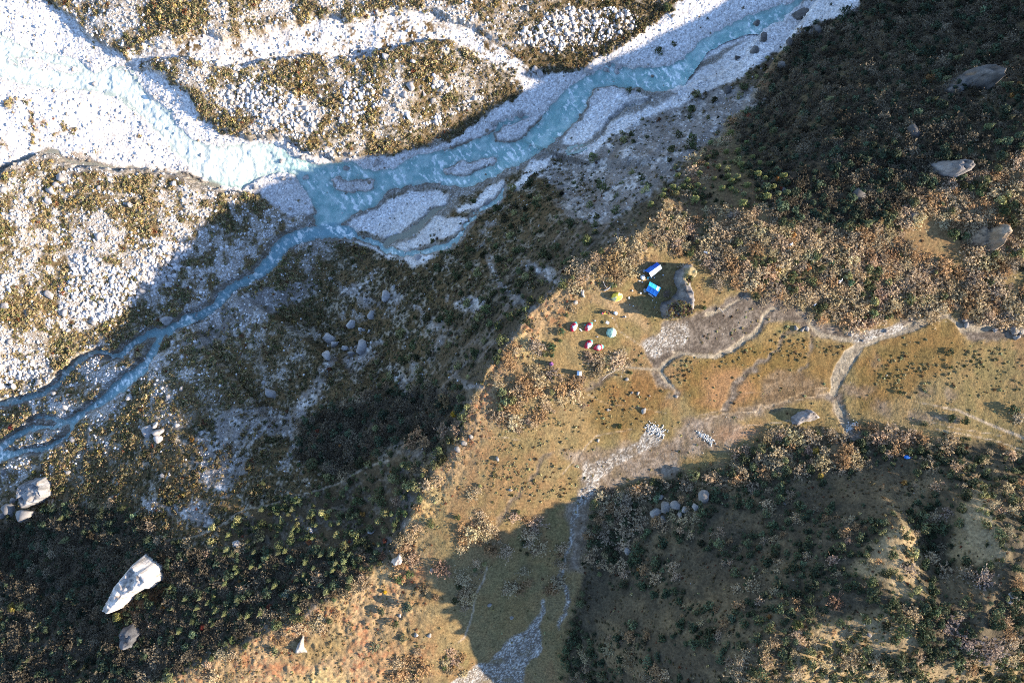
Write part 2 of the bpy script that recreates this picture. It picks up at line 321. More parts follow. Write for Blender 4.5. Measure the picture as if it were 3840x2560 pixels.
scree = union(poly_sd(C(7, (1340, 1420), (1500, 1290), (1700, 1240), (1900, 1260), (2050, 1290), (2090, 1350), (2000, 1430), (1900, 1430), (1800, 1420), (1740, 1490), (1680, 1600), (1640, 1740), (1560, 1860), (1480, 1800), (1330, 1720), (1360, 1560))),
              poly_sd(C(7, (1560, 560), (1700, 480), (1900, 420), (2100, 370), (2200, 420), (2000, 520), (1850, 600), (1700, 700), (1480, 830), (1260, 840), (1240, 770), (1420, 720))),
              poly_sd(C(8, (0, 400), (100, 400), (220, 470), (280, 560), (200, 560), (60, 470), (0, 480))), poly_sd(C(8, (330, 430), (420, 430), (400, 540), (340, 560))),
              poly_sd(C(8, (30, 880), (130, 800), (240, 780), (270, 880), (180, 920), (60, 980))), line_sd(C(7, (2060, 1260), (2200, 1060), (2300, 900)), [40, 50, 30]),
              poly_sd(C(6, (-20, 700), (250, 640), (450, 580), (600, 690), (500, 770), (300, 830), (260, 900), (160, 1000), (-20, 1140))),
              poly_sd(C(5, (1700, 1100), (1800, 1020), (1950, 900), (2150, 820), (2352, 740), (2352, 1180), (2270, 1280), (2200, 1240), (2050, 1180), (1900, 1150))),
              poly_sd(C(5, (1450, 1400), (1560, 1350), (1660, 1390), (1760, 1440), (1890, 1480), (1850, 1525), (1700, 1515), (1560, 1470))),
              line_sd(C(8, (1000, 190), (1060, 370), (1130, 450), (1200, 500), (1310, 560)), [8, 12, 20, 24, 14]), line_sd(C(8, (500, 570), (570, 640), (600, 690), (690, 780)), [14, 14, 12, 6]),
              line_sd(C(8, (1320, 260), (1430, 320), (1530, 380)), [20, 34, 14]), line_sd(C(8, (370, 980), (410, 1060), (450, 1130)), [24, 26, 12]), line_sd(C(8, (770, 980), (860, 1080), (960, 1080)), [12, 12, 6]),
              poly_sd([(1950, 560), (2200, 470), (2500, 340), (2700, 330), (2660, 500), (2570, 590), (2440, 730), (2300, 830), (2180, 800), (2060, 700)]), line_sd(C(8, (170, 390), (240, 290)), 16), line_sd(C(8, (630, 660), (710, 710)), 18), poly_sd(C(8, (780, 500), (880, 470), (1000, 520), (960, 600), (840, 590))),
              poly_sd(C(10, (950, 340), (1100, 310), (1250, 350), (1400, 280), (1440, 380), (1500, 480), (1420, 500), (1200, 400), (1000, 370))), line_sd(C(10, (1640, -20), (1640, 120), (1570, 260), (1530, 350)), [30, 26, 12, 6]))
# --- the shelf
sand = union(line_sd(C(9, (-60, 860), (0, 865), (100, 885), (220, 895), (330, 845), (430, 775), (510, 720), (545, 660), (560, 610), (600, 575), (650, 560)), [12, 14, 14, 16, 18, 22, 16, 12, 12, 14, 10]),
             line_sd(C(9, (1830, 605), (1720, 625), (1600, 675), (1500, 720), (1400, 750), (1300, 790), (1220, 810)), [14, 24, 36, 22, 22, 24, 22]),
             line_sd(C(9, (1220, 810), (1150, 880), (1110, 960), (1060, 1050), (1040, 1140)), [30, 52, 54, 44, 24]), line_sd(C(9, (1060, 1200), (1090, 1280), (1130, 1380)), [16, 30, 24]),
             line_sd(C(9, (1240, 800), (1150, 775), (1050, 755), (950, 740), (900, 690), (870, 640), (780, 590)), [20, 18, 16, 18, 16, 10, 6]),
             line_sd(C(9, (1820, 605), (1880, 660), (1930, 700), (2050, 690), (2160, 690)), [14, 14, 30, 30, 10]),
             line_sd(Z(2380, 1150, 4.481, (980, 790), (860, 775), (720, 820), (600, 880), (500, 960), (450, 1050), (470, 1150), (540, 1250), (640, 1340), (690, 1440)), [8, 8, 10, 16, 18, 13, 14, 16, 9, 5]),
             line_sd(Z(2380, 1150, 4.481, (450, 1050), (300, 1040), (100, 1030), (-60, 1010), (-330, 1040), (-480, 1090)), [9, 9, 10, 10, 8, 5]), line_sd(Z(2380, 1150, 4.481, (2140, 80), (2180, 170), (2160, 260)), 8), line_sd(C(9, (170, 600), (290, 560), (400, 500), (440, 480)), [16, 10, 8, 5]))
mud = union(poly_sd(C(9, (-20, 660), (60, 640), (260, 520), (400, 460), (540, 480), (680, 500), (860, 560), (930, 650), (1100, 690), (1150, 770), (1000, 760), (900, 740), (760, 640), (600, 650), (540, 720), (380, 830), (220, 890), (0, 865), (-60, 860))),
            poly_sd(Z(2380, 1150, 4.481, (470, 250), (900, 280), (1060, 330), (1100, 480), (1200, 650), (900, 780), (700, 860), (480, 1000), (430, 1060), (320, 1050), (240, 850), (120, 640), (280, 480), (420, 380))),
            poly_sd(Z(2380, 1150, 4.481, (240, 1070), (460, 1060), (500, 1200), (620, 1330), (700, 1500), (560, 1560), (600, 1380), (440, 1330), (330, 1250))),
            poly_sd(C(9, (1030, 1130), (1090, 1140), (1110, 1230), (1190, 1370), (1240, 1450), (1180, 1500), (1120, 1380), (1040, 1230), (990, 1180))), poly_sd(C(9, (1900, 620), (2000, 650), (2130, 680), (2352, 690), (2352, 740), (2230, 760), (1990, 780), (1930, 700))),
            line_sd(C(9, (1120, 760), (1300, 740), (1450, 700), (1580, 640)), 24), line_sd(C(9, (820, 690), (700, 740), (640, 860), (560, 930), (440, 990), (380, 1060), (330, 1150), (280, 1250)), [6, 10, 10, 18, 20, 20, 24, 24]),
            line_sd(C(9, (880, 760), (890, 860), (860, 930), (800, 980)), [8, 12, 12, 8]),
            line_sd(C(8, (1860, 1010), (1780, 1060), (1700, 1110)), [14, 16, 12]), line_sd(C(11, (1440, -20), (1380, 50), (1290, 180), (1200, 300), (1080, 440), (1000, 540)), [6, 10, 12, 10, 6, 5]))
mauve = union(poly_sd(C(9, (560, 1050), (700, 990), (830, 980), (960, 1090), (1000, 1180), (840, 1160), (700, 1230), (560, 1260), (330, 1310), (480, 1400), (300, 1500), (0, 1560), (-100, 1500), (0, 1330), (280, 1270), (540, 1180))),
              poly_sd(C(11, (1500, 0), (1900, -60), (2352, -100), (2352, 40), (2352, 120), (2100, 160), (1900, 200), (1780, 320), (1700, 330), (1640, 300), (1660, 100))), poly_sd(C(9, (1090, 1090), (1250, 1090), (1320, 1120), (1280, 1170), (1120, 1160))), line_sd(C(9, (1340, 1220), (1400, 1270)), 30), line_sd(C(9, (1640, 1140), (1690, 1150)), 20), line_sd(C(9, (1840, 1130), (1860, 1160)), 20), line_sd(C(9, (1320, 890), (1325, 940)), 16),
              line_sd(C(9, (1600, 1300), (1800, 1310), (1900, 1330)), [20, 14, 8]), poly_sd(C(11, (1560, 330), (1680, 300), (1740, 330), (1700, 480), (1640, 800), (1540, 800), (1580, 560))))
cobble = union(poly_sd(Z(2380, 1150, 4.481, (470, 300), (560, 260), (700, 300), (900, 280), (940, 480), (860, 560), (800, 700), (640, 760), (520, 740), (420, 830), (280, 850), (130, 660), (280, 490), (430, 420))),
               poly_sd([(2440, 1590), (2490, 1615), (2470, 1670), (2390, 1700), (2310, 1750), (2250, 1790), (2230, 1830), (2190, 1890), (2170, 1880), (2190, 1800), (2230, 1740), (2310, 1690), (2400, 1660)]),
               line_sd(C(11, (1700, 60), (1690, 200), (1640, 310), (1600, 480), (1570, 600), (1540, 700), (1500, 850), (1560, 950), (1540, 1080), (1500, 1180)), [28, 30, 14, 14, 14, 8, 10, 16, 14, 8]),
               line_sd(C(11, (1390, 1010), (1380, 1100), (1300, 1200)), [8, 14, 26]), poly_sd(C(11, (1230, 1230), (1340, 1170), (1380, 1260), (1370, 1350), (1280, 1460), (1240, 1620), (700, 1620), (860, 1470), (1000, 1430), (1100, 1340), (1180, 1250))),
               poly_sd(C(9, (1110, 700), (1280, 720), (1500, 660), (1560, 690), (1400, 740), (1260, 790), (1180, 780))))
path = union(line_sd(C(10, (700, 770), (900, 690), (1080, 600), (1200, 580), (1350, 560), (1500, 500), (1600, 420), (1700, 370), (1850, 345), (1950, 310), (2050, 275), (2200, 240), (2360, 180)), 7), line_sd(C(11, (-10, 185), (80, 130), (180, 80), (330, 35)), 8),
             line_sd(C(9, (150, 1320), (300, 1280), (520, 1268), (545, 1210)), 5), line_sd(C(9, (560, 1250), (720, 1180), (880, 1115), (1000, 1110)), 5), line_sd(C(9, (1600, 1200), (1720, 1220), (1900, 1260), (2100, 1350), (2200, 1390), (2360, 1450)), [4, 5, 8, 9, 9, 10]),
             line_sd(C(9, (1750, 1390), (1960, 1430), (2200, 1480), (2360, 1540)), 5), line_sd(C(9, (200, 1150), (400, 1140), (560, 1130)), 4), line_sd(C(11, (1000, 770), (980, 860), (930, 960), (900, 1100), (850, 1250), (800, 1290)), [5, 7, 7, 6, 7, 5]), line_sd(C(8, (970, 1440), (1100, 1440), (1240, 1470)), 4),
             line_sd(D((1350, 905), (1400, 930), (1460, 935), (1530, 950)), 4), line_sd(D((1290, 1090), (1350, 1020), (1370, 1000), (1450, 985)), 5), line_sd(D((1640, 1000), (1720, 975), (1790, 970), (1830, 960)), 4), line_sd(D((1600, 955), (1660, 940), (1760, 930), (1900, 905)), 5), line_sd(D((2110, 960), (2200, 985), (2300, 1000)), 4), line_sd(D((1540, 690), (1560, 740), (1520, 790)), 4), line_sd(D((1360, 640), (1400, 700), (1420, 760), (1480, 800)), 4))
# --- cover of plants (used again when they are scattered)
f_ne = poly_sd([(3060, -300), (4400, -300), (4400, 420), (3840, 570), (3430, 740), (3265, 860), (3020, 870), (2880, 800), (2780, 600), (2760, 480), (2830, 360), (2900, 230), (3000, 120)])
f_belt = poly_sd([(2420, 900), (2480, 830), (2640, 790), (2780, 800), (3000, 860), (3300, 860), (3430, 740), (3840, 560), (4300, 450), (4300, 1220), (3840, 1215), (3700, 1210), (3600, 1190), (3480, 1170), (3330, 1190), (3200, 1230), (3080, 1180), (2960, 1140), (2880, 1120), (2780, 1090), (2700, 1030), (2640, 980), (2520, 940)])
f_clear = union(poly_sd([(3380, 850), (3470, 800), (3560, 850), (3640, 960), (3620, 1000), (3500, 960), (3420, 930)]), poly_sd(C(9, (2120, 290), (2352, 280), (2352, 400), (2200, 400))), poly_sd([(2540, 980), (2640, 970), (2700, 1010), (2760, 1080), (2680, 1120), (2600, 1150), (2590, 1000)]))
f_se = poly_sd([(2230, 1880), (2400, 1820), (2600, 1760), (2900, 1640), (3200, 1640), (3500, 1640), (3840, 1700), (4300, 1700), (4300, 2800), (2100, 2800), (2130, 2400), (2180, 2150)])
f_seband = poly_sd(C(9, (540, 1440), (700, 1400), (1000, 1370), (1130, 1440), (1250, 1400), (1400, 1380), (1700, 1440), (1500, 1567), (1300, 1680), (900, 1700), (300, 1680), (350, 1560)))
f_sw = union(poly_sd([(-400, 1960), (0, 1960), (280, 1880), (420, 1900), (560, 1960), (640, 2030), (760, 2060), (1000, 2060), (1300, 2060), (1420, 2090), (1330, 2180), (1200, 2250), (1050, 2330), (860, 2430), (560, 2570), (300, 2800), (-400, 2800)]),
             poly_sd([(1130, 1560), (1330, 1500), (1500, 1440), (1640, 1440), (1730, 1500), (1720, 1590), (1650, 1690), (1500, 1660), (1400, 1720), (1270, 1780), (1190, 1740), (1100, 1700)]))
f_con = union(poly_sd([(860, 1970), (1000, 1900), (1250, 1820), (1450, 1720), (1600, 1720), (1600, 1800), (1530, 1930), (1450, 2080), (1320, 2180), (1080, 2330), (900, 2330), (700, 2330), (780, 2150)]),
              poly_sd([(2560, 660), (2640, 560), (2740, 440), (2900, 520), (3000, 720), (2960, 800), (2780, 790), (2640, 790), (2480, 820)]))
f_mid = union(poly_sd(C(8, (1060, 1300), (1200, 1200), (1400, 1000), (1450, 900), (1560, 1010), (1680, 1090), (1720, 1180), (1650, 1260), (1500, 1260), (1350, 1350), (1250, 1400), (1100, 1400))), poly_sd(C(8, (1680, 1050), (1690, 900), (1850, 860), (1960, 900), (2050, 950), (1960, 960), (1850, 980), (1760, 1050))),
              poly_sd(C(11, (850, 300), (960, 220), (1050, 330), (1250, 380), (1400, 400), (1380, 560), (1200, 640), (1000, 700), (850, 640))), poly_sd(C(11, (1130, 700), (1500, 620), (1540, 760), (1480, 900), (1440, 960), (1200, 960), (1130, 830))),
              poly_sd(C(11, (820, 900), (960, 760), (960, 900), (880, 1080), (800, 1300), (820, 1480), (700, 1567), (300, 1600), (420, 1400), (560, 1300), (700, 1130))), poly_sd(C(11, (1700, 330), (1900, 200), (2100, 180), (2352, 160), (2352, 480), (2080, 560), (1960, 640), (1800, 820), (1660, 760), (1680, 560))),
              poly_sd(Z(1900, 900, 2.6133, (600, 400), (700, 260), (900, 160), (1150, 60), (1500, -80), (1560, -100), (1500, 100), (1440, 200), (1280, 260), (1220, 380), (1100, 470), (900, 480), (780, 560), (680, 560))),
              poly_sd(Z(1900, 900, 2.6133, (0, 1400), (200, 1260), (380, 1240), (480, 1260), (520, 1400), (760, 1350), (790, 1100), (960, 1110), (1040, 1190), (980, 1300), (800, 1420), (780, 1560), (500, 1600), (100, 1620))))

WARP = [(fbm(GX / s, GY / s, 50 + i, 3), fbm(GX / s, GY / s, 60 + i, 3)) for i, s in enumerate((9.0, 2.4))]
def warped(L, big=14, small=6):
    return look(L, PXB + big * WARP[0][0] + small * WARP[1][0], PYB + big * WARP[0][1] + small * WARP[1][1])

wsd = warped(W_sd, 5, 9) + 5 * (vnoise(GX / 1.1, GY / 1.1, 49) - .5) * smooth(30, 0, np.abs(warped(W_sd, 5, 9)))
water = smooth(-3, 5, wsd)
g_sd = warped(gravel, 10, 12); gr = smooth(-8, 8, g_sd)
gr_up = smooth(-26, 22, warped(gravel_up, 30, 30))
scr = smooth(-14, 10, warped(scree, 22, 24)) * (0.55 + 0.45 * smooth(-.5, .3, fbm(GX / 3, GY / 3, 71, 3)))
rck = smooth(-14, 10, warped(rocky, 16, 24))
snd = smooth(-3, 3, warped(sand, 4, 6)); md = smooth(-13, 8, warped(mud, 10, 16) - 10 * smooth(.35, .6, fbm(GX / 5, GY / 5, 72, 3))); mv = smooth(-22, 16, warped(mauve, 16, 16))
cob = smooth(-7, 5, warped(cobble, 8, 10)); pth = smooth(-2.5, 1.5, warped(path, 3, 2))
valley = smooth(-1.5, 1.0, CD)
bmud = smooth(-4, 6, warped(W_brown, 4, 4))
forest = np.maximum.reduce([smooth(-25, 25, warped(m, 24, 14)) for m in (f_ne, f_sw)])
belt = np.maximum.reduce([smooth(-20, 20, warped(m, 20, 14)) for m in (f_belt, f_seband)] + [.5 * smooth(-30, 25, warped(f_mid, 26, 22)) * smooth(-.3, .2, fbm(GX / 5, GY / 5, 74, 3))]) * (1 - smooth(-14, 14, warped(f_clear, 16, 10)))
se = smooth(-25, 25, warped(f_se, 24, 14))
f_lit = union(poly_sd(C(12, (650, 1640), (800, 1310), (1000, 1150), (1450, 1060), (1660, 1200), (1560, 1330), (1300, 1480), (1450, 1500), (2352, 1380), (2500, 1640))), poly_sd(C(12, (1130, 830), (1280, 620), (1480, 480), (1600, 520), (1640, 740), (1600, 870), (1450, 900), (1300, 870))), poly_sd(C(12, (1820, 620), (1950, 300), (2050, 140), (2120, 400), (2280, 720), (1950, 760))), poly_sd(C(12, (1430, 880), (1650, 860), (1700, 960), (1550, 1010), (1440, 960))))
terrace = smooth(-22, 22, warped(f_lit, 26, 20))
con = smooth(-20, 20, warped(f_con, 16, 14))

R0_ = np.random.default_rng(5)
# ------------------------------------------------------------------ fine relief
n1 = fbm(GX / 5.0, GY / 5.0, 11, 4); n2 = fbm(GX / 1.3, GY / 1.3, 12, 3); n3 = fbm(GX / 22, GY / 22, 13, 3)
cd_, cv_ = cell(GX / .8, GY / .8, 90)
cE = R0_.uniform(size=GX.shape).astype(np.float32)
rough = np.where(valley > .5, .55, .16) + .25 * np.maximum(belt, se) + .2 * con
relief = rough * n1 * (.8 + .6 * se) + .12 * n2 + valley * 1.1 * n3
relief = relief + se * (1 - .85 * terrace) * (1.5 * fbm(GX / 9, GY / 9, 16, 3) + .3 * n1)
relief *= 1 - .8 * np.maximum(water, md)
pebbles = np.maximum(gr, np.maximum(scr, cob * .25)) * (0.10 + .22 * cv_) * np.maximum(0, 1 - cd_ * 1.5)
streak = fbm((GX * .75 - GY * .66) / 1.4, (GX * .66 + GY * .75) / 9, 15, 3)                # runnels down the steep face
face_m = smooth(0, 5, CD) * (1 - smooth(26, 45, CD))
relief = relief + face_m * smooth(.5, .8, ca1) * .55 * streak
heath = smooth(-13, -2, CD) * (1 - smooth(-.5, .8, CD)) * (1 - smooth(2900, 3000, PXB))
lowbank = (1 - valley) * smooth(1700, 1500, PXB) * smooth(1950, 2100, PYB)
relief = relief + np.maximum(heath, lowbank) * (.30 * fbm(GX / 1.1, GY / 1.1, 18, 2) + .45 * fbm(GX / 2.6, GY / 2.6, 118, 2))
bank = smooth(-8, 2, g_sd) * (PXB < 1150) * (PYB < 600)
bedz = base + relief * .5 - .25
Z_ = base + relief + pebbles + smooth(0, 26, -g_sd) * smooth(160, 60, -g_sd) * 0
# terraces of scrub stand above the pale river bed, with a cut bank between them
lit_side = valley * smooth(70, 95, CD)
Z_ = Z_ + 2.2 * smooth(0, 14, -np.maximum(g_sd, wsd * 2)) * lit_side
Z_ = Z_ - .9 * smooth(-3, 14, wsd) - .22 * snd * (1 - water) - .2 * md * (1 - valley) - .12 * pth
tussocky = smooth(-.1, .5, fbm(GX / 12, GY / 12, 19, 2))
Z_ = Z_ + .12 * (1 - valley) * (1 - md) * tussocky * np.maximum(0, 1 - 2.2 * cd_)
Z_ = Z_.astype(np.float32)
ZW = (base - .42).astype(np.float32)                                    # level of the running water

# ------------------------------------------------------------------ what the ground is made of (surface colours)
def c3(*c):
    return np.array(c, np.float32)
def mix(A, B, m):
    return A + (B - A) * m[..., None]
cA = fbm(GX / 16, GY / 16, 21, 4); cB = fbm(GX / 3.2, GY / 3.2, 22, 4); cC = fbm(GX / .8, GY / .8, 23, 2); cD = fbm(GX / 40, GY / 40, 24, 2)
sA, sB = smooth(-.45, .45, cA), smooth(-.5, .5, cB)
grass = mix(np.broadcast_to(c3(.248, .195, .095), GX.shape + (3,)), c3(.20, .165, .068), sA)
grass = mix(grass, c3(.30, .20, .085), sB * .6)
grass = mix(grass, c3(.26, .15, .075), smooth(.15, .7, cD + .5 * cB) * .5)
grass = grass * np.array([.80, .76, .74], np.float32)
grass = mix(grass, c3(.10, .075, .035), smooth(.15, .6, cC + .3 * cB) * .5)
col = grass
hth = mix(np.broadcast_to(c3(.29, .195, .105), GX.shape + (3,)), c3(.24, .11, .055), smooth(0, .5, cB + .5 * cC))
hth = mix(hth, c3(.34, .26, .12), smooth(.0, .5, cA) * .8)
lowbank = (1 - valley) * smooth(1700, 1500, PXB) * smooth(1950, 2100, PYB)
col = mix(col, hth, np.maximum(heath * .9, lowbank * smooth(-.3, .3, cA + .2)))
col = mix(col, mix(np.broadcast_to(c3(.155, .12, .068), GX.shape + (3,)), c3(.10, .068, .038), sB), belt * .8)
sunlit_grass = mix(np.broadcast_to(c3(.35, .26, .145), GX.shape + (3,)), c3(.27, .195, .10), sB)  # dry grass, brightened to carry the sunlight on terrace and spurs
col = mix(col, sunlit_grass, terrace * .9)
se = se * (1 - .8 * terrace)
col = mix(col, mix(np.broadcast_to(c3(.055, .045, .030), GX.shape + (3,)), c3(.15, .11, .06), sB * sA), se * .92)  # hillside soil darkened, its shade put into the colour
scrub = mix(np.broadcast_to(c3(.13, .085, .038), GX.shape + (3,)), c3(.07, .055, .025), sB)
scrub = mix(scrub, c3(.30, .25, .19), smooth(.1, .5, cB + .8 * cC) * .8)
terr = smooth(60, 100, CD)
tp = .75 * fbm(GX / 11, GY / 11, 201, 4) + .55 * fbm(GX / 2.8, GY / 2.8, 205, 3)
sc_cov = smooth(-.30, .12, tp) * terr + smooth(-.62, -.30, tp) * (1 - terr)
scrub = scrub * (1 - .05 * (1 - terr))[..., None]  # scrub soil dimmed a touch on the shaded valley side
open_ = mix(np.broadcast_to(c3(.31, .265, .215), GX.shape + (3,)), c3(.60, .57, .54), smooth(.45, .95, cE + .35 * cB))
open_ = open_ * (.55 + .45 * terr)[..., None]  # open ground darkened on the shaded side, shade put into its colour
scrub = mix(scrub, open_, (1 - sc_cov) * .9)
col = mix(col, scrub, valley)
col = mix(col, c3(.055, .042, .028), np.maximum(forest, con * .75) * (.6 + .4 * sB))  # forest floor; on the conifer slope the shade is painted in
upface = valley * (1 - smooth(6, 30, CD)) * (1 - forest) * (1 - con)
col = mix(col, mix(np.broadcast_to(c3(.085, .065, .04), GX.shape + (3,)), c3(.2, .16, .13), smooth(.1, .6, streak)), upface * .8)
stone = mix(np.broadcast_to(c3(.56, .53, .51), GX.shape + (3,)), c3(.78, .76, .74), cv_ ** 1.3)
stone = mix(stone, c3(.36, .33, .31), smooth(.5, .8, cd_) * .7)
stone = mix(stone, c3(.42, .38, .34), smooth(.1, .5, cA + .4 * cB) * .5)
dusty = mix(np.broadcast_to(c3(.22, .20, .185), GX.shape + (3,)), stone * .8, smooth(.0, .8, cB + .7 * cC))
col = mix(col, dusty, scr * .85)
col = mix(col, stone, rck * smooth(.1, .5, cC + .3) * .5)
col = mix(col, stone, np.maximum(gr - gr_up, 0))
col = mix(col, stone, gr_up * smooth(-.25, .25, cB + .6 * cC + .15))
redpatch = smooth(-20, 20, warped(union(line_sd(C(4, (190, 780), (330, 870), (480, 930)), [30, 50, 30]), line_sd(C(4, (60, 690), (160, 730)), 22), line_sd(C(4, (200, 900), (260, 1000), (450, 1080), (700, 1090)), [16, 24, 24, 16]), line_sd(C(4, (0, 1000), (60, 1060)), 20)), 20, 26)) * smooth(-.2, .3, cB)
col = mix(col, c3(.17, .10, .04), redpatch)
wmain = warped(union(W_main, W_brown), 5, 9)
wet = np.maximum(smooth(-34, -6, wmain), smooth(-12, -2, wsd) * .8) * valley * (1 - gr * .8)
col = mix(col, mix(np.broadcast_to(c3(.17, .15, .125), GX.shape + (3,)), c3(.34, .32, .30), smooth(.6, .95, cE + .2 * cB)), wet * .85)
col = mix(col, mix(np.broadcast_to(c3(.155, .115, .085), GX.shape + (3,)), c3(.22, .175, .135), smooth(-.2, .5, cB + .5 * cC)), mv * (.8 + .2 * cB) * (1 - valley))
col = mix(col, mix(np.broadcast_to(c3(.105, .082, .062), GX.shape + (3,)), c3(.165, .135, .105), smooth(-.3, .5, cB + .6 * cC)), md * (1 - valley))
col = mix(col, mix(np.broadcast_to(c3(.27, .225, .16), GX.shape + (3,)), c3(.20, .165, .12), smooth(.0, .5, fbm(GX / 1.0, GY / 4.0, 25, 3))), snd * (1 - valley))
col = mix(col, mix(np.broadcast_to(c3(.16, .13, .10), GX.shape + (3,)), c3(.44, .41, .36), smooth(.45, .95, cE + .35 * cB)), cob * (1 - valley) * smooth(-.5, .1, cB + .3))
col = mix(col, c3(.34, .27, .19), pth * .95)
camp_bare = smooth(-14, 20, warped(union(line_sd(Z(1900, 900, 2.6133, (1000, 620), (1200, 700), (1350, 850)), [50, 70, 40]), line_sd(Z(1900, 900, 2.6133, (860, 560), (1000, 640)), 30)), 8, 8))
col = mix(col, c3(.29, .20, .11), camp_bare * .6)
col = np.clip(col * (1 + (.18 + .14 * (1 - valley)[..., None]) * cC[..., None] + .10 * cB[..., None]), .01, .85).astype(np.float32)

olive = smooth(-30, 30, warped(union(poly_sd(D((1560, 850), (1700, 800), (1800, 780), (1950, 790), (1930, 850), (1890, 910), (1740, 930), (1600, 950), (1550, 900))), poly_sd(D((1370, 880), (1500, 850), (1540, 900), (1510, 970), (1400, 1000), (1350, 960))), poly_sd(D((1640, 740), (1740, 715), (1750, 760), (1650, 780))), poly_sd(D((1960, 830), (2050, 770), (2180, 740), (2230, 800), (2100, 900), (1980, 960)))), 20, 14))
col = mix(col, col * np.array([.82, .73, .58], np.float32), olive * (1 - md) * (1 - snd))
rust = smooth(-30, 30, warped(union(poly_sd(D((1600, 920), (1640, 850), (1720, 850), (1740, 900), (1660, 940))), poly_sd(D((1660, 985), (1750, 960), (1740, 1000), (1640, 1010)))), 24, 20)) * .6
col = mix(col, c3(.27, .145, .075), rust * (1 - md) * (1 - snd))
# ------------------------------------------------------------------ meshes from arrays
def mesh_from(name, V, F, colors=None, smooth_shade=False):
    F = np.ascontiguousarray(F, np.int32); n, k = F.shape
    me = bpy.data.meshes.new(name)
    me.vertices.add(len(V)); me.vertices.foreach_set('co', np.ascontiguousarray(V, np.float32).ravel())
    me.loops.add(n * k); me.loops.foreach_set('vertex_index', F.ravel())
    me.polygons.add(n); me.polygons.foreach_set('loop_start', np.arange(0, n * k, k, dtype=np.int32))
    me.update(calc_edges=True)
    if colors is not None:
        at = me.color_attributes.new('tint', 'FLOAT_COLOR', 'POINT')
        cc = np.ones((len(V), 4), np.float32); cc[:, :colors.shape[1]] = colors
        at.data.foreach_set('color', cc.ravel())
    if smooth_shade:
        me.polygons.foreach_set('use_smooth', np.ones(n, bool))
    return me

def link(name, me, mat=None, parent=None, **props):
    o = bpy.data.objects.new(name, me)
    COL.objects.link(o)
    if mat is not None and me is not None:
        if not me.materials: me.materials.append(mat)
    if parent is not None: o.parent = parent
    for k, v in props.items(): o[k] = v
    return o

# ------------------------------------------------------------------ materials
def tinted(name, rough=.9, spec=.15, noise=((1.6, .35), (9.0, .25)), bump=0.0, bump_scale=3.0, translucent=0.0, use_obj=False):
    m = bpy.data.materials.new(name); m.use_nodes = True
    nt = m.node_tree; N, Lk = nt.nodes, nt.links
    b = N['Principled BSDF']
    b.inputs['Roughness'].default_value = rough
    b.inputs['Specular IOR Level'].default_value = spec
    at = N.new('ShaderNodeAttribute'); at.attribute_name = 'tint'
    tc = N.new('ShaderNodeTexCoord')
    src = at.outputs['Color']
    if use_obj:
        oi = N.new('ShaderNodeObjectInfo')
        mm = N.new('ShaderNodeMix'); mm.data_type = 'RGBA'; mm.blend_type = 'MULTIPLY'; mm.inputs['Factor'].default_value = 1
        Lk.new(src, mm.inputs['A']); Lk.new(oi.outputs['Color'], mm.inputs['B']); src = mm.outputs['Result']
    for sc, amt in noise:
        nz = N.new('ShaderNodeTexNoise'); nz.inputs['Scale'].default_value = sc; nz.inputs['Detail'].default_value = 3
        Lk.new(tc.outputs['Object'], nz.inputs['Vector'])
        mr = N.new('ShaderNodeMapRange'); mr.inputs['From Min'].default_value = .3; mr.inputs['From Max'].default_value = .7
        mr.inputs['To Min'].default_value = 1 - amt; mr.inputs['To Max'].default_value = 1 + amt
        Lk.new(nz.outputs['Fac'], mr.inputs['Value'])
        mm = N.new('ShaderNodeMix'); mm.data_type = 'RGBA'; mm.blend_type = 'MULTIPLY'; mm.inputs['Factor'].default_value = 1
        Lk.new(src, mm.inputs['A']); Lk.new(mr.outputs['Result'], mm.inputs['B']); src = mm.outputs['Result']
    Lk.new(src, b.inputs['Base Color'])
    if bump:
        nz = N.new('ShaderNodeTexNoise'); nz.inputs['Scale'].default_value = bump_scale; nz.inputs['Detail'].default_value = 4
        Lk.new(tc.outputs['Object'], nz.inputs['Vector'])
        bp = N.new('ShaderNodeBump'); bp.inputs['Strength'].default_value = bump; bp.inputs['Distance'].default_value = .2
        Lk.new(nz.outputs['Fac'], bp.inputs['Height']); Lk.new(bp.outputs['Normal'], b.inputs['Normal'])
    if translucent:
        tr = N.new('ShaderNodeBsdfTranslucent'); Lk.new(src, tr.inputs['Color'])
        ms = N.new('ShaderNodeMixShader'); ms.inputs['Fac'].default_value = translucent
        Lk.new(b.outputs['BSDF'], ms.inputs[1]); Lk.new(tr.outputs['BSDF'], ms.inputs[2])
        Lk.new(ms.outputs['Shader'], N['Material Output'].inputs['Surface'])
    return m

M_GROUND = tinted('ground', bump=.6, bump_scale=2.2)
M_ROCK = tinted('rock', rough=.85, spec=.25, noise=((.5, .25), (3.0, .25)), bump=.5, bump_scale=2.5, use_obj=True)
M_LEAF = tinted('foliage', rough=.75, spec=.2, noise=((.8, .15),), translucent=.18, use_obj=True)
M_TWIG = tinted('twigs', rough=.9, spec=.1, noise=((1.2, .2),), translucent=.3, use_obj=True)

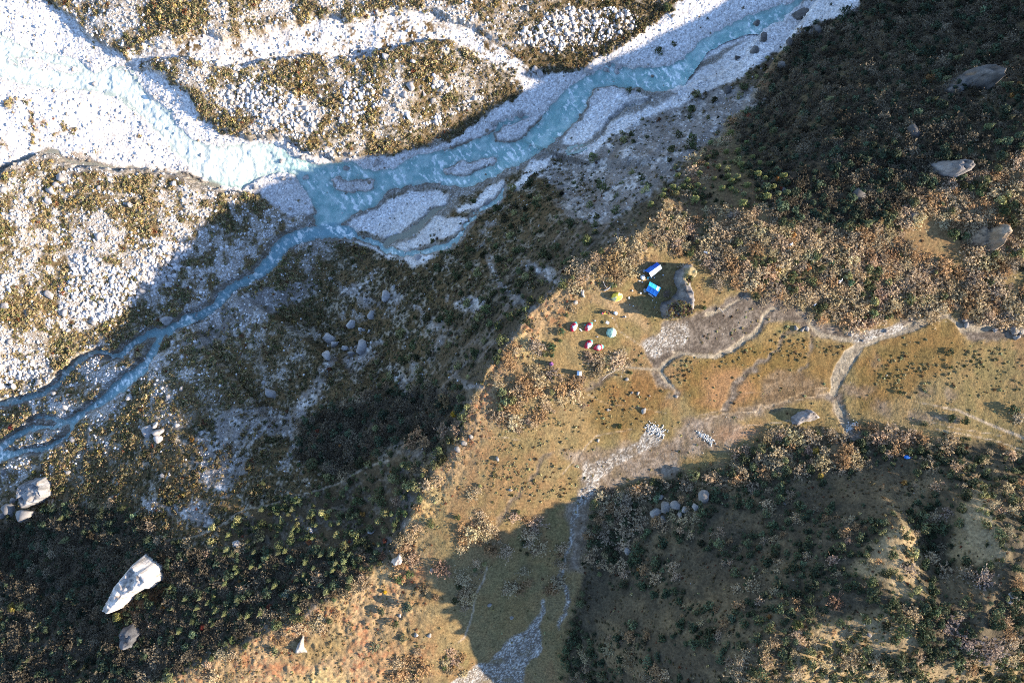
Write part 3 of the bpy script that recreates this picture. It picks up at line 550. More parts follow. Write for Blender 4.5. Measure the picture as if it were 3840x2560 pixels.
def water_material():
    m = bpy.data.materials.new('glacial water'); m.use_nodes = True
    nt = m.node_tree; N, Lk = nt.nodes, nt.links; b = N['Principled BSDF']
    at = N.new('ShaderNodeAttribute'); at.attribute_name = 'tint'
    tc = N.new('ShaderNodeTexCoord')
    nz = N.new('ShaderNodeTexNoise'); nz.inputs['Scale'].default_value = .9; nz.inputs['Detail'].default_value = 6; nz.inputs['Roughness'].default_value = .7; nz.inputs['Distortion'].default_value = 1.2
    Lk.new(tc.outputs['Object'], nz.inputs['Vector'])
    add = N.new('ShaderNodeMath'); add.operation = 'MULTIPLY_ADD'; add.inputs[1].default_value = .9
    Lk.new(at.outputs['Alpha'], add.inputs[2]); Lk.new(nz.outputs['Fac'], add.inputs[0])
    mr = N.new('ShaderNodeMapRange'); mr.inputs['From Min'].default_value = .74; mr.inputs['From Max'].default_value = 1.10
    Lk.new(add.outputs[0], mr.inputs['Value'])
    mm = N.new('ShaderNodeMix'); mm.data_type = 'RGBA'
    Lk.new(mr.outputs['Result'], mm.inputs['Factor']); Lk.new(at.outputs['Color'], mm.inputs['A']); mm.inputs['B'].default_value = (.78, .84, .82, 1)
    Lk.new(mm.outputs['Result'], b.inputs['Base Color'])
    b.inputs['Roughness'].default_value = .4; b.inputs['Specular IOR Level'].default_value = .22
    bp = N.new('ShaderNodeBump'); bp.inputs['Strength'].default_value = .7; bp.inputs['Distance'].default_value = .35
    Lk.new(nz.outputs['Fac'], bp.inputs['Height']); Lk.new(bp.outputs['Normal'], b.inputs['Normal'])
    return m
M_WATER = water_material()

# ------------------------------------------------------------------ the ground, one sheet, and the running water laid in its channels
idx = np.arange(NX * NY, dtype=np.int32).reshape(NY, NX)
quads = np.stack([idx[:-1, :-1], idx[:-1, 1:], idx[1:, 1:], idx[1:, :-1]], -1).reshape(-1, 4)
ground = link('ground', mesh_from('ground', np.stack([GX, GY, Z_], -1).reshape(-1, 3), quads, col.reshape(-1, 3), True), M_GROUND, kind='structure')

wm = (wsd > -9) & (CD > 20)
wq = wm[:-1, :-1] & wm[:-1, 1:] & wm[1:, 1:] & wm[1:, :-1]
fq = quads.reshape(NY - 1, NX - 1, 4)[wq]
used = np.unique(fq); remap = np.zeros(NX * NY, np.int32); remap[used] = np.arange(len(used))
wave = .42 * fbm(GX / 2.6, GY / 2.6, 41, 3) + .22 * fbm(GX / 1.0, GY / 1.0, 43, 2)
turb = smooth(-.5, .6, fbm(GX / 7, GY / 7, 44, 3) + .3)
tr_w = smooth(-6, 6, look(W_trib, PXB, PYB))
shal = smooth(22, 2, wsd)
wcol = mix(np.broadcast_to(c3(.21, .37, .36), GX.shape + (3,)), c3(.36, .50, .48), smooth(-.35, .45, fbm(GX / 2.2, GY / 2.2, 53, 3)))
wcol = mix(wcol, c3(.50, .56, .52), smooth(1180, 900, PXB) * smooth(760, 620, PYB))  # milky side branch, whitened further to carry the sunlight on it
wcol = mix(wcol, c3(.17, .31, .36), tr_w * .8)
wcol = mix(wcol, c3(.20, .25, .22), shal * .6)
wcol = mix(wcol, c3(.17, .155, .12), bmud * .85)
fu, fv = GX * .80 + GY * .60, -GX * .60 + GY * .80                                      # along and across the rapids
ridged = 1 - np.abs(fbm(fu / 1.6 + 1.1 * WARP[1][0], fv / 3.2 + 1.1 * WARP[1][1], 47, 3)) * 3.2
crest_ = smooth(-.05, .45, fbm(fu / .75 + .8 * WARP[1][0], fv / 1.7 + .8 * WARP[1][1], 57, 3))
foam = np.clip((.20 * ridged + .44 * crest_) * (.40 + .75 * turb) + .12 * tr_w + .05, 0, 1) * (1 - .75 * bmud) * (1 - .4 * shal)
zw = ZW + wave * (1 - .7 * bmud) * smooth(-2, 12, wsd)
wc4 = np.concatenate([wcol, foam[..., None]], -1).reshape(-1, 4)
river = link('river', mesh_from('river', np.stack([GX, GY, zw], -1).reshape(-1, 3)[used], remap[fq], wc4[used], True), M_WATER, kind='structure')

def ground_z(x, y):
    u = np.clip((np.asarray(x) - XI[0]) / STEP + 40, 0, NX - 2); v = np.clip((np.asarray(y) - YI[0]) / STEP + 40, 0, NY - 2)
    i, j = u.astype(int), v.astype(int); u = u - i; v = v - j
    return (Z_[j, i] * (1 - u) + Z_[j, i + 1] * u) * (1 - v) + (Z_[j + 1, i] * (1 - u) + Z_[j + 1, i + 1] * u) * v
def field(A, x, y):
    i = np.clip(np.rint((np.asarray(x) - XI[0]) / STEP + 40).astype(int), 0, NX - 1); j = np.clip(np.rint((np.asarray(y) - YI[0]) / STEP + 40).astype(int), 0, NY - 1)
    return A[j, i]
def on_ground(px, py, lift=0.0):
    """the point of the land that the photo shows at (px, py)"""
    z = -20.0
    for _ in range(30):
        x, y = unproject(px, py, z)
        z = .5 * z + .5 * float(ground_z(x, y))
    x, y = unproject(px, py, z)
    return Vector((x, y, float(ground_z(x, y)) + lift))
# ------------------------------------------------------------------ plants and stones: shapes of one metre radius
R_ = np.random.default_rng(21)

def leaf_quads(pos, nrm, size, aspect=1.6):
    """leaf-sized quads at pos facing nrm"""
    n = len(pos)
    nrm = nrm / np.maximum(np.linalg.norm(nrm, axis=1, keepdims=True), 1e-6)
    t = np.cross(nrm, R_.normal(size=(n, 3))); t /= np.maximum(np.linalg.norm(t, axis=1, keepdims=True), 1e-6)
    b = np.cross(nrm, t)
    s = np.broadcast_to(size, (n,))[:, None] * .5
    V = np.stack([pos - t * s * aspect, pos - b * s, pos + t * s * aspect, pos + b * s], 1).reshape(-1, 3)
    return V, np.arange(4 * n).reshape(n, 4)

def blades(p0, p1, w):
    """thin pointed strips from p0 to p1"""
    d = p1 - p0
    side = np.cross(d, R_.normal(size=d.shape)); side /= np.maximum(np.linalg.norm(side, axis=1, keepdims=True), 1e-6)
    w = np.broadcast_to(w, (len(p0),))[:, None] * .5
    V = np.stack([p0 - side * w, p0 + side * w, p1 + side * w * .35, p1 - side * w * .35], 1).reshape(-1, 3)
    return V, np.arange(4 * len(p0)).reshape(-1, 4)

def join(parts):
    V, F, T, o = [], [], [], 0
    for v, f, t in parts:
        V.append(v); F.append(f + o); T.append(t); o += len(v)
    return np.concatenate(V), np.concatenate(F), np.concatenate(T)

def rep_tint(t, k=4):
    return np.repeat(t, k, axis=0).astype(np.float32)

def leafy_proto(n=240, clumps=9, leaf=.2, height=.9, spread=.55):
    cc = np.zeros((clumps, 3)); a = R_.uniform(0, 6.28, clumps); r = spread * np.sqrt(R_.uniform(0.02, 1, clumps))
    cc[:, 0] = np.cos(a) * r; cc[:, 1] = np.sin(a) * r; cc[:, 2] = height * (.35 + .5 * (1 - (r / spread) ** 2)) * R_.uniform(.75, 1.1, clumps)
    cr = R_.uniform(.26, .46, clumps)
    k = R_.integers(0, clumps, n)
    d = R_.normal(size=(n, 3)); d[:, 2] = np.abs(d[:, 2]) * 1.1 - .35; d /= np.linalg.norm(d, axis=1, keepdims=True)
    pos = cc[k] + d * (cr[k] * R_.uniform(.7, 1.05, n))[:, None] * np.array([1, 1, .85])
    pos[:, 2] = np.maximum(pos[:, 2], .02)
    V, F = leaf_quads(pos, d + .55 * R_.normal(size=(n, 3)), leaf * R_.uniform(.6, 1.3, n))
    t = R_.uniform(.75, 1.25, (n, 1)) * np.array([[1, 1, 1]]) * (1 + .22 * R_.normal(size=(clumps, 1))[k]) * (1 + .04 * R_.normal(size=(n, 3)))
    st = 7; a = R_.uniform(0, 6.28, st)
    p0 = np.zeros((st, 3)); p0[:, 2] = -.15; p1 = cc[R_.integers(0, clumps, st)]
    sv, sf = blades(p0, p1, .07)
    return join([(V, F, rep_tint(np.clip(t, .2, 2))), (sv, sf, np.tile([[1.1, .85, .7]], (4 * st, 1)))])

def bare_proto(stems=26, twigs=6, tufts=110, height=1.0):
    a = R_.uniform(0, 6.28, stems); el = np.radians(R_.uniform(18, 80, stems)); L = R_.uniform(.7, 1.05, stems)
    dirs = np.stack([np.cos(a) * np.cos(el), np.sin(a) * np.cos(el), np.sin(el) * height], 1)
    base_ = np.stack([np.cos(a) * .08, np.sin(a) * .08, np.full(stems, -.15)], 1)
    tip = base_ + dirs * L[:, None]
    sv, sf = blades(base_, tip, .055)
    k = np.repeat(np.arange(stems), twigs); f = R_.uniform(.35, .95, len(k))[:, None]
    q0 = base_[k] + (tip - base_)[k] * f
    q1 = q0 + (dirs[k] * .8 + .75 * R_.normal(size=(len(k), 3)) * np.array([1, 1, .6])) * R_.uniform(.16, .36, len(k))[:, None]
    tv, tf = blades(q0, q1, .035)
    kk = R_.integers(0, len(k), tufts)
    lv, lf = leaf_quads(q1[kk] + .05 * R_.normal(size=(tufts, 3)), R_.normal(size=(tufts, 3)) + np.array([0, 0, .8]), .115 * R_.uniform(.6, 1.5, tufts))
    c1 = np.tile([[.75, .70, .66]], (4 * stems, 1)); c2 = rep_tint(np.tile([[.95, .9, .85]], (len(k), 1)) * R_.uniform(.82, 1.12, (len(k), 1)))
    c3_ = rep_tint(np.array([[1.12, 1.06, .96]]) * R_.uniform(.85, 1.12, (tufts, 1)))
    return join([(sv, sf, c1), (tv, tf, c2), (lv, lf, c3_)])

def conifer_proto():
    P_ = []
    lv, per = 9, 8
    for i in range(lv):
        z = .35 + 2.5 * i / lv; r = 1.0 * (1 - (i / lv) ** 1.1) * R_.uniform(.85, 1.1) + .08
        for j in range(per):
            a = 6.28 * (j + .5 * (i % 2)) / per + R_.normal() * .18; rr = r * R_.uniform(.75, 1.12)
            for s in range(4):
                f0 = .15 + .25 * s
                P_.append((math.cos(a) * rr * f0, math.sin(a) * rr * f0, z - .22 * rr * f0 + .12 * rr * f0 * f0, a, .34 * r * (1.15 - .7 * f0) + .05, f0))
    A = np.array(P_); n = len(A)
    nrm = np.stack([np.cos(A[:, 3]) * .45, np.sin(A[:, 3]) * .45, np.ones(n)], 1) + .45 * R_.normal(size=(n, 3))
    V, F = leaf_quads(A[:, :3] + .03 * R_.normal(size=(n, 3)), nrm, A[:, 4] * 1.15, 1.3)
    t = (.55 + .75 * A[:, 5:6]) * R_.uniform(.75, 1.25, (n, 1)) * np.ones((1, 3))
    top = leaf_quads(np.array([[0, 0, 2.9], [0, 0, 3.0]]), R_.normal(size=(2, 3)), .16)
    return join([(V, F, rep_tint(t)), (top[0], top[1], np.ones((8, 3)) * 1.2)])

def trunk_proto():
    n, V, F = 6, [], []
    for k_, (z, r) in enumerate(((-.3, .12), (.6, .09), (2.7, .02))):
        for j in range(n): V.append((math.cos(6.283 * j / n) * r, math.sin(6.283 * j / n) * r, z))
    for k_ in range(2):
        for j in range(n): F.append((k_ * n + j, k_ * n + (j + 1) % n, k_ * n + n + (j + 1) % n, k_ * n + n + j))
    return np.array(V), np.array(F), np.ones((len(V), 3), np.float32)

def cushion_proto(n=30, leaf=.34):
    d = R_.normal(size=(n, 3)); d[:, 2] = np.abs(d[:, 2]); d /= np.linalg.norm(d, axis=1, keepdims=True)
    lob = 1 + .3 * np.sin(3 * np.arctan2(d[:, 1], d[:, 0]) + R_.uniform(0, 6))
    pos = d * np.array([.85, .85, .55]) * (R_.uniform(.55, 1.0, n) * lob)[:, None]
    V, F = leaf_quads(pos, d + .5 * R_.normal(size=(n, 3)), leaf * R_.uniform(.6, 1.3, n))
    return V, F, rep_tint(R_.uniform(.6, 1.4, (n, 1)) * (1 + .1 * R_.normal(size=(n, 3))))

def tussock_proto(n=34):
    a = R_.uniform(0, 6.28, n); r = R_.uniform(.35, 1.0, n)
    p0 = np.stack([np.cos(a) * .15, np.sin(a) * .15, np.full(n, -.1)], 1)
    p1 = np.stack([np.cos(a) * r, np.sin(a) * r, R_.uniform(.35, .8, n) * (1.25 - .8 * r)], 1)
    V, F = blades(p0, p1, .40)
    return V, F, rep_tint(R_.uniform(.6, 1.35, (n, 1)) * np.ones((1, 3)))

def rock_proto(sub=1, rough=.28, flat=.75):
    bm = bmesh.new(); bmesh.ops.create_icosphere(bm, subdivisions=sub, radius=1.0)
    V = np.array([v.co[:] for v in bm.verts]); F = np.array([[v.index for v in f.verts] for f in bm.faces]); bm.free()
    for _ in range(11):                                                    # broken faces
        d = R_.normal(size=3); d /= np.linalg.norm(d); h = R_.uniform(.38, .78)
        p = V @ d; V = V - np.outer(np.maximum(p - h, 0), d)
    V = V * 1.12 * (1 + rough * .35 * R_.normal(size=(len(V), 1))) * np.array([1, R_.uniform(.65, .95), flat * R_.uniform(.8, 1.1)])
    return V, F, (np.ones((len(V), 3)) * R_.uniform(.9, 1.08, (len(V), 1))).astype(np.float32)

LEAFY = [leafy_proto(R_.integers(210, 280), R_.integers(6, 12), R_.uniform(.15, .21), R_.uniform(.8, 1.15)) for _ in range(7)]
BARE = [bare_proto(R_.integers(24, 34), 6, R_.integers(330, 420), R_.uniform(.75, 1.05)) for _ in range(7)]
CONIFER = [conifer_proto() for _ in range(5)]
TRUNK = trunk_proto()
CUSHION = [cushion_proto() for _ in range(8)]
def tussock_full():
    a, b = tussock_proto(), cushion_proto(18, .5)
    return join([a, (b[0] * np.array([.8, .8, 1.1]), b[1], b[2])])
TUSSOCK = [tussock_full() for _ in range(6)]
ROCK = [rock_proto(2, .10) for _ in range(9)]
PEBBLE = [rock_proto(1, .22) for _ in range(9)]
STONE = [rock_proto(0 + 1, .2) for _ in range(8)]

def merged(protos, which, pos, scale, rot, tint, squash=None):
    """many copies in one mesh (only for what nobody could count)"""
    Vs, Fs, Ts, o = [], [], [], 0
    for k_, (pv, pf, pt) in enumerate(protos):
        m = np.where(which == k_)[0]
        if not len(m): continue
        ca, sa = np.cos(rot[m])[:, None], np.sin(rot[m])[:, None]
        s = scale[m][:, None]
        sq = 1.0 if squash is None else squash[m][:, None]
        x = (pv[None, :, 0] * ca - pv[None, :, 1] * sa) * s + pos[m, 0:1]
        y = (pv[None, :, 0] * sa + pv[None, :, 1] * ca) * s + pos[m, 1:2]
        z = pv[None, :, 2] * s * sq + pos[m, 2:3]
        Vs.append(np.stack([x, y, z], -1).reshape(-1, 3).astype(np.float32))
        Fs.append((pf[None] + (np.arange(len(m)) * len(pv))[:, None, None]).reshape(-1, pf.shape[1]) + o)
        Ts.append((pt[None] * tint[m][:, None, :]).reshape(-1, 3).astype(np.float32))
        o += len(m) * len(pv)
    return np.concatenate(Vs), np.concatenate(Fs), np.concatenate(Ts)

# ------------------------------------------------------------------ where they stand
FX0, FX1, FY0, FY1 = -215, 172, -140, 142
grid_occ = {}
def free_spot(x, y, r, gap):
    i, j = int(x // 4), int(y // 4)
    for a in range(i - 2, i + 3):
        for b in range(j - 2, j + 3):
            for (qx, qy, qr) in grid_occ.get((a, b), ()):
                if (qx - x) ** 2 + (qy - y) ** 2 < (gap * (r + qr)) ** 2: return False
    return True
def occupy(x, y, r):
    grid_occ.setdefault((int(x // 4), int(y // 4)), []).append((x, y, r))

def in_frame(x, y, margin=25):
    z = ground_z(x, y); px, py = project(x, y, z)
    return (px > margin) & (px < 3840 - margin) & (py > margin) & (py < 2560 - margin)

def darts(tries, prob, rlo, rhi, power, gap, most=99999):
    """random places with chance prob, large ones first, keeping apart"""
    x = R_.uniform(FX0, FX1, tries); y = R_.uniform(FY0, FY1, tries)
    z = ground_z(x, y); px, py = project(x, y, z)
    keep = (px > -60) & (px < 3900) & (py > -60) & (py < 2620)
    keep &= R_.uniform(size=tries) < field(prob, x, y)
    x, y = x[keep], y[keep]
    r = np.sort(rlo + (rhi - rlo) * R_.uniform(size=len(x)) ** power)[::-1]
    out = []
    for a, b, c in zip(x, y, r):
        if free_spot(a, b, c, gap):
            occupy(a, b, c); out.append((a, b, c))
            if len(out) >= most: break
    return np.array(out).reshape(-1, 3)

# keep the camp, the water and the paths clear
CAMP_CLEAR = union(poly_sd(Z(1900, 900, 2.6133, (640, 640), (880, 600), (920, 500), (1200, 420), (1280, 220), (1500, 140), (1760, 200), (1840, 300), (1830, 700), (1560, 800), (1450, 900), (1300, 1040), (1000, 1090), (760, 1090), (760, 1340), (520, 1340), (460, 1240), (560, 1100), (580, 760))))
noplant = np.maximum.reduce([smooth(-6, 4, wsd), snd, pth * .9, md * .8, smooth(-6, 6, look(CAMP_CLEAR, PXB, PYB))])
nogravel = np.maximum.reduce([gr * (1 - .12 * smooth(.2, .6, cB)), cob * .8, scr * .85])
ok = (1 - noplant) * (1 - nogravel)
thick = smooth(-.35, .35, fbm(GX / 9, GY / 9, 81, 3))
patch = smooth(-.15, .3, fbm(GX / 6, GY / 6, 82, 3))
shelf = 1 - valley
evergreen_p = ok * np.clip(forest * .75 + belt * .42 * patch + se * .62 * thick + terrace * .05 + con * .1 + valley * (1 - forest) * smooth(48, 20, CD) * .10, 0, 1)
bare_p = ok * np.clip(forest * .28 + belt * .9 * (.4 + .6 * thick) + se * .12 * thick + smooth(-9, -2, CD) * shelf * .35 * patch, 0, 1)
conifer_p = ok * np.clip(con * .55 + se * .10 * (1 - thick) + forest * .06, 0, 1)
autumn_p = ok * np.clip(forest * .03 + belt * .04 + con * .05 + se * .02, 0, 1)

SPOTS = {  # plants that stand out in the photograph: photo x, y, radius in metres, colour
    'evergreen': [(Z(1900, 900, 2.6133, p)[0], r, c) for p, r, c in (((540, 905), 1.7, (.05, .085, .04)), ((525, 980), .9, (.05, .085, .035)), ((430, 1030), 1.5, (.045, .08, .035)), ((455, 1080), 1.1, (.05, .08, .035)), ((445, 1130), 1.2, (.05, .085, .04)), ((370, 1110), 1.3, (.09, .10, .04)), ((640, 370), 1.1, (.10, .11, .05)), ((590, 740), .8, (.1, .11, .05)))] +
                 [(C(8, p)[0], r, c) for p, r, c in (((1920, 1370), 1.2, (.07, .085, .03)), ((1100, 1130), 2.2, (.17, .19, .09)), ((1130, 1190), 2.0, (.16, .18, .09)), ((1090, 1240), 1.5, (.12, .14, .06)))] +
                 [(C(9, p)[0], r, c) for p, r, c in (((1840, 860), 1.6, (.07, .075, .035)), ((1840, 960), 1.0, (.06, .08, .03)), ((1490, 1130), 1.0, (.05, .065, .025)), ((2270, 1260), 2.4, (.06, .08, .04)), ((1840, 1310), 1.8, (.05, .07, .03)), ((1940, 1330), 1.7, (.06, .075, .03)), ((1660, 1350), 1.4, (.05, .06, .03)), ((140, 555), 1.2, (.06, .08, .03)), ((1020, 240), 1.5, (.08, .13, .07)), ((1150, 380), 1.6, (.07, .13, .07)))] +
                 [(C(11, p)[0], r, c) for p, r, c in (((465, 1030), 2.6, (.09, .11, .07)), ((575, 920), 2.2, (.13, .10, .06)), ((285, 1070), 1.9, (.13, .13, .07)), ((650, 970), 1.6, (.15, .10, .06)), ((380, 1160), 1.8, (.06, .07, .03)), ((470, 820), 1.8, (.08, .11, .04)), ((390, 850), 1.8, (.07, .1, .04)), ((610, 470), 1.9, (.09, .1, .04)), ((800, 420), 1.5, (.07, .09, .03)), ((430, 1250), 1.9, (.14, .14, .08)), ((230, 1320), 2.2, (.16, .16, .09)), ((100, 540), 2.6, (.16, .17, .07)), ((440, 390), 1.8, (.08, .11, .04)), ((90, 760), 1.3, (.09, .11, .04)))] +
                 [(C(12, p)[0], r, c) for p, r, c in (((1710, 1060), 2.6, (.05, .07, .03)), ((1085, 1150), 1.7, (.06, .08, .035)), ((1240, 1210), 1.5, (.05, .06, .035)), ((1455, 1270), 1.7, (.06, .075, .035)), ((720, 1395), 1.5, (.04, .055, .025)), ((1450, 1000), 1.7, (.07, .09, .04)), ((1290, 985), 1.8, (.08, .09, .04)), ((590, 1180), 2.2, (.08, .09, .04)), ((780, 1165), 2.2, (.08, .09, .03)), ((330, 1110), 2.0, (.08, .10, .06)), ((1260, 680), 1.5, (.10, .11, .05)), ((1640, 1290), 1.6, (.05, .07, .03)), ((1800, 1330), 1.2, (.06, .07, .03)))] +
                 [(C(10, p)[0], r, c) for p, r, c in (((830, 1110), 2.6, (.15, .15, .05)), ((1610, 1260), 1.8, (.13, .15, .05)), ((2280, 1130), 1.6, (.10, .11, .05)), ((1980, 950), 1.9, (.10, .12, .09)), ((1480, 970), 1.6, (.13, .14, .05)), ((1900, 1330), 2.2, (.16, .16, .08)), ((700, 430), 2.6, (.06, .07, .04)), ((1510, 455), 2.0, (.03, .04, .02)), ((1790, 550), 3.2, (.025, .035, .025)))],
    'bare': [(Z(1900, 900, 2.6133, p)[0], r, c) for p, r, c in (((1040, 200), 3.0, (.36, .26, .14)), ((930, 290), 2.2, (.36, .27, .15)), ((770, 300), 2.6, (.33, .28, .22)), ((1250, 200), 3.0, (.34, .27, .18)), ((1130, 350), 2.2, (.34, .26, .16)), ((290, 1050), 2.8, (.36, .30, .24)), ((450, 1310), 2.4, (.27, .23, .20)), ((900, 1210), 2.8, (.30, .25, .18)), ((880, 1290), 2.4, (.28, .23, .15)), ((1760, 290), 2.6, (.40, .33, .24)), ((2060, 410), 1.9, (.32, .28, .22)), ((1570, 530), 1.4, (.3, .24, .2)))] +
            [(C(8, p)[0], r, c) for p, r, c in (((540, 1430), 2.9, (.42, .27, .16)), ((590, 1480), 2.7, (.40, .28, .17)), ((480, 1490), 2.4, (.40, .27, .17)), ((720, 1400), 2.6, (.36, .27, .2)), ((800, 1390), 2.4, (.34, .25, .18)), ((730, 1190), 2.9, (.24, .18, .10)), ((300, 1390), 2.8, (.15, .12, .09)), ((220, 1510), 2.6, (.14, .11, .08)))] +
            [(C(9, p)[0], r, c) for p, r, c in (((1180, 80), 3.2, (.36, .30, .22)), ((1350, 80), 2.4, (.36, .31, .22)), ((850, 110), 2.6, (.33, .27, .19)), ((640, 400), 2.8, (.28, .24, .20)), ((240, 390), 2.0, (.32, .28, .22)), ((560, 500), 2.0, (.30, .26, .2)), ((310, 170), 2.6, (.30, .24, .16)), ((1080, 200), 2.2, (.33, .28, .18)), ((1290, 190), 3.0, (.27, .18, .11)), ((1440, 180), 3.0, (.27, .17, .10)), ((2280, 260), 2.2, (.32, .28, .22)), ((2150, 420), 3.0, (.32, .27, .22)), ((2000, 330), 3.0, (.30, .25, .2)), ((1800, 380), 3.0, (.32, .26, .18)), ((1600, 430), 3.2, (.33, .26, .18)), ((2140, 640), 2.0, (.33, .28, .22)), ((2250, 600), 2.4, (.33, .29, .24)), ((2310, 1310), 2.2, (.34, .31, .25)), ((620, 1430), 2.6, (.33, .28, .2)), ((840, 1430), 2.8, (.32, .27, .2)), ((1080, 1460), 3.0, (.32, .28, .22)))] +
            [(C(11, p)[0], r, c) for p, r, c in (((2090, 240), 3.2, (.35, .29, .21)), ((2230, 200), 2.4, (.34, .28, .2)), ((1950, 310), 3.0, (.32, .27, .21)), ((1960, 520), 3.4, (.38, .31, .22)), ((2050, 450), 2.6, (.35, .29, .21)), ((1820, 560), 3.2, (.30, .25, .19)), ((1800, 360), 1.6, (.34, .28, .2)), ((690, 780), 3.0, (.26, .18, .14)), ((500, 90), 1.9, (.38, .28, .16)), ((590, 100), 1.8, (.38, .3, .16)), ((390, 320), 1.8, (.36, .27, .2)), ((280, 700), 1.5, (.30, .16, .10)), ((1990, 1400), 3.4, (.26, .21, .13)))] +
            [(C(12, p)[0], r, c) for p, r, c in (((280, 200), 3.2, (.34, .28, .2)), ((420, 130), 2.8, (.33, .28, .2)), ((30, 210), 2.4, (.33, .27, .2)), ((650, 90), 3.0, (.32, .28, .2)), ((480, 220), 2.6, (.30, .25, .19)), ((1820, 400), 2.0, (.32, .26, .22)), ((1560, 790), 2.4, (.32, .27, .23)), ((1800, 810), 2.8, (.34, .28, .2)), ((1950, 830), 3.0, (.30, .26, .2)), ((2080, 870), 3.0, (.27, .23, .21)), ((1850, 1180), 3.6, (.27, .22, .2)), ((2100, 1330), 4.0, (.28, .23, .2)), ((1140, 1400), 3.4, (.30, .25, .17)), ((380, 1490), 3.0, (.32, .27, .19)), ((1950, 1280), 2.8, (.27, .22, .2)), ((1060, 1010), 2.2, (.30, .19, .13)))] +
            [(C(10, p)[0], r, c) for p, r, c in (((1690, 930), 2.6, (.38, .29, .2)), ((2190, 850), 2.8, (.38, .29, .2)), ((1960, 1090), 2.2, (.36, .28, .17)), ((660, 1100), 2.4, (.24, .18, .12)), ((1050, 1170), 2.0, (.34, .27, .2)))],
    'autumn': [(C(8, (770, 1285))[0], 1.5, (.48, .30, .03)), (C(9, (655, 285))[0], 1.7, (.34, .21, .06)), (C(9, (860, 280))[0], 1.4, (.36, .16, .06)), (C(9, (915, 1530))[0], 1.6, (.36, .25, .05)), (C(9, (1570, 1525))[0], .8, (.55, .45, .15)), (C(10, (100, 1040))[0], 2.4, (.16, .13, .03)), (C(10, (1400, 1180))[0], 1.4, (.28, .05, .03)), (C(10, (2130, 600))[0], 1.3, (.28, .10, .04)), (C(11, (305, 935))[0], 1.0, (.55, .36, .02)), (C(10, (2250, 420))[0], 1.5, (.34, .27, .06)), (C(10, (800, 960))[0], 1.3, (.24, .15, .05)), (C(7, (1330, 1455))[0], 1.7, (.15, .08, .02)), (C(7, (85, 1375))[0], 1.6, (.10, .02, .02)), (C(5, (2180, 825))[0], 1.3, (.13, .06, .03)), (C(12, (940, 140))[0], 1.4, (.36, .26, .06)), (C(12, (690, 190))[0], 1.0, (.45, .30, .08)), (C(6, (1700, 550))[0], 2.2, (.15, .08, .03))],
    'conifer': [(C(10, p)[0], r, (.16, .17, .065)) for p, r in (((2030, 500), 1.0), ((2160, 560), 1.1), ((2300, 660), 1.3), ((1970, 655), 1.1), ((1860, 690), 1.0), ((2110, 730), 1.3), ((1740, 760), 1.1), ((1640, 800), 1.2), ((1580, 545), 1.1), ((1620, 480), 1.2), ((1500, 1060), 1.2), ((1370, 1040), 1.1), ((1720, 1090), 1.2), ((1810, 1070), 1.5), ((1250, 1200), 1.4), ((2180, 480), .9), ((2300, 780), 1.2), ((2100, 815), 1.0), ((1010, 960), 1.0), ((1190, 900), 1.1), ((1440, 1010), .9), ((1900, 890), 1.2), ((1560, 1080), 1.2), ((2060, 1060), 1.1))] +
               [(Z(2380, 380, 3.92, p)[0], r, (.17, .18, .06)) for p, r in (((1400, 475), 1.3), ((1335, 750), 1.1), ((1500, 735), 1.1), ((1725, 830), 1.1), ((1550, 940), 1.3), ((1220, 970), 1.1), ((945, 1065), 1.1), ((1790, 1085), 1.5), ((2175, 1105), 1.2), ((625, 1105), 1.2), ((775, 1170), 1.0), ((560, 1270), 1.3), ((1360, 1105), 1.1), ((1410, 1175), 1.1), ((1275, 1285), 1.2), ((1410, 1290), 1.0), ((2010, 1270), 1.2), ((1640, 1240), 1.2), ((880, 1450), 1.6), ((1920, 1410), 1.6), ((1580, 1500), 1.4), ((430, 1310), .9), ((410, 1385), 1.0), ((1075, 820), .8), ((880, 935), .8), ((1050, 940), .9), ((1820, 920), 1.0), ((1160, 1140), .9), ((920, 1240), 1.1), ((710, 1250), 1.0), ((235, 1520), 1.2), ((1900, 1140), 1.0))],
}
def spots(kind):
    out, cols = [], []
    for (px, py), r, c in SPOTS[kind]:
        p = on_ground(px, py)
        occupy(p.x, p.y, r * .8); out.append((p.x, p.y, r)); cols.append(c)
    return np.array(out), np.array(cols)
S_ev, C_ev = spots('evergreen'); S_ba, C_ba = spots('bare'); S_au, C_au = spots('autumn'); S_co, C_co = spots('conifer')

D_e0 = darts(16000, evergreen_p * belt * (1 - terrace), 1.0, 2.5, 1.2, .55, 150)
D_co = darts(12000, conifer_p, .6, 1.4, 1.6, .8, 130)
D_au = darts(5000, autumn_p, .6, 1.5, 1.6, .7, 60)
D_ba = np.concatenate([darts(40000, bare_p * forest, 1.1, 2.9, 1.1, .50), darts(60000, bare_p * belt, 1.4, 3.4, 1.2, .48), darts(90000, bare_p, .6, 2.6, 1.7, .5)])
D_ev = np.concatenate([D_e0, darts(60000, evergreen_p * forest, 1.3, 3.1, 1.1, .46), darts(30000, evergreen_p * se, .9, 2.6, 1.3, .5), darts(150000, evergreen_p, .5, 2.5, 2.0, .5)])

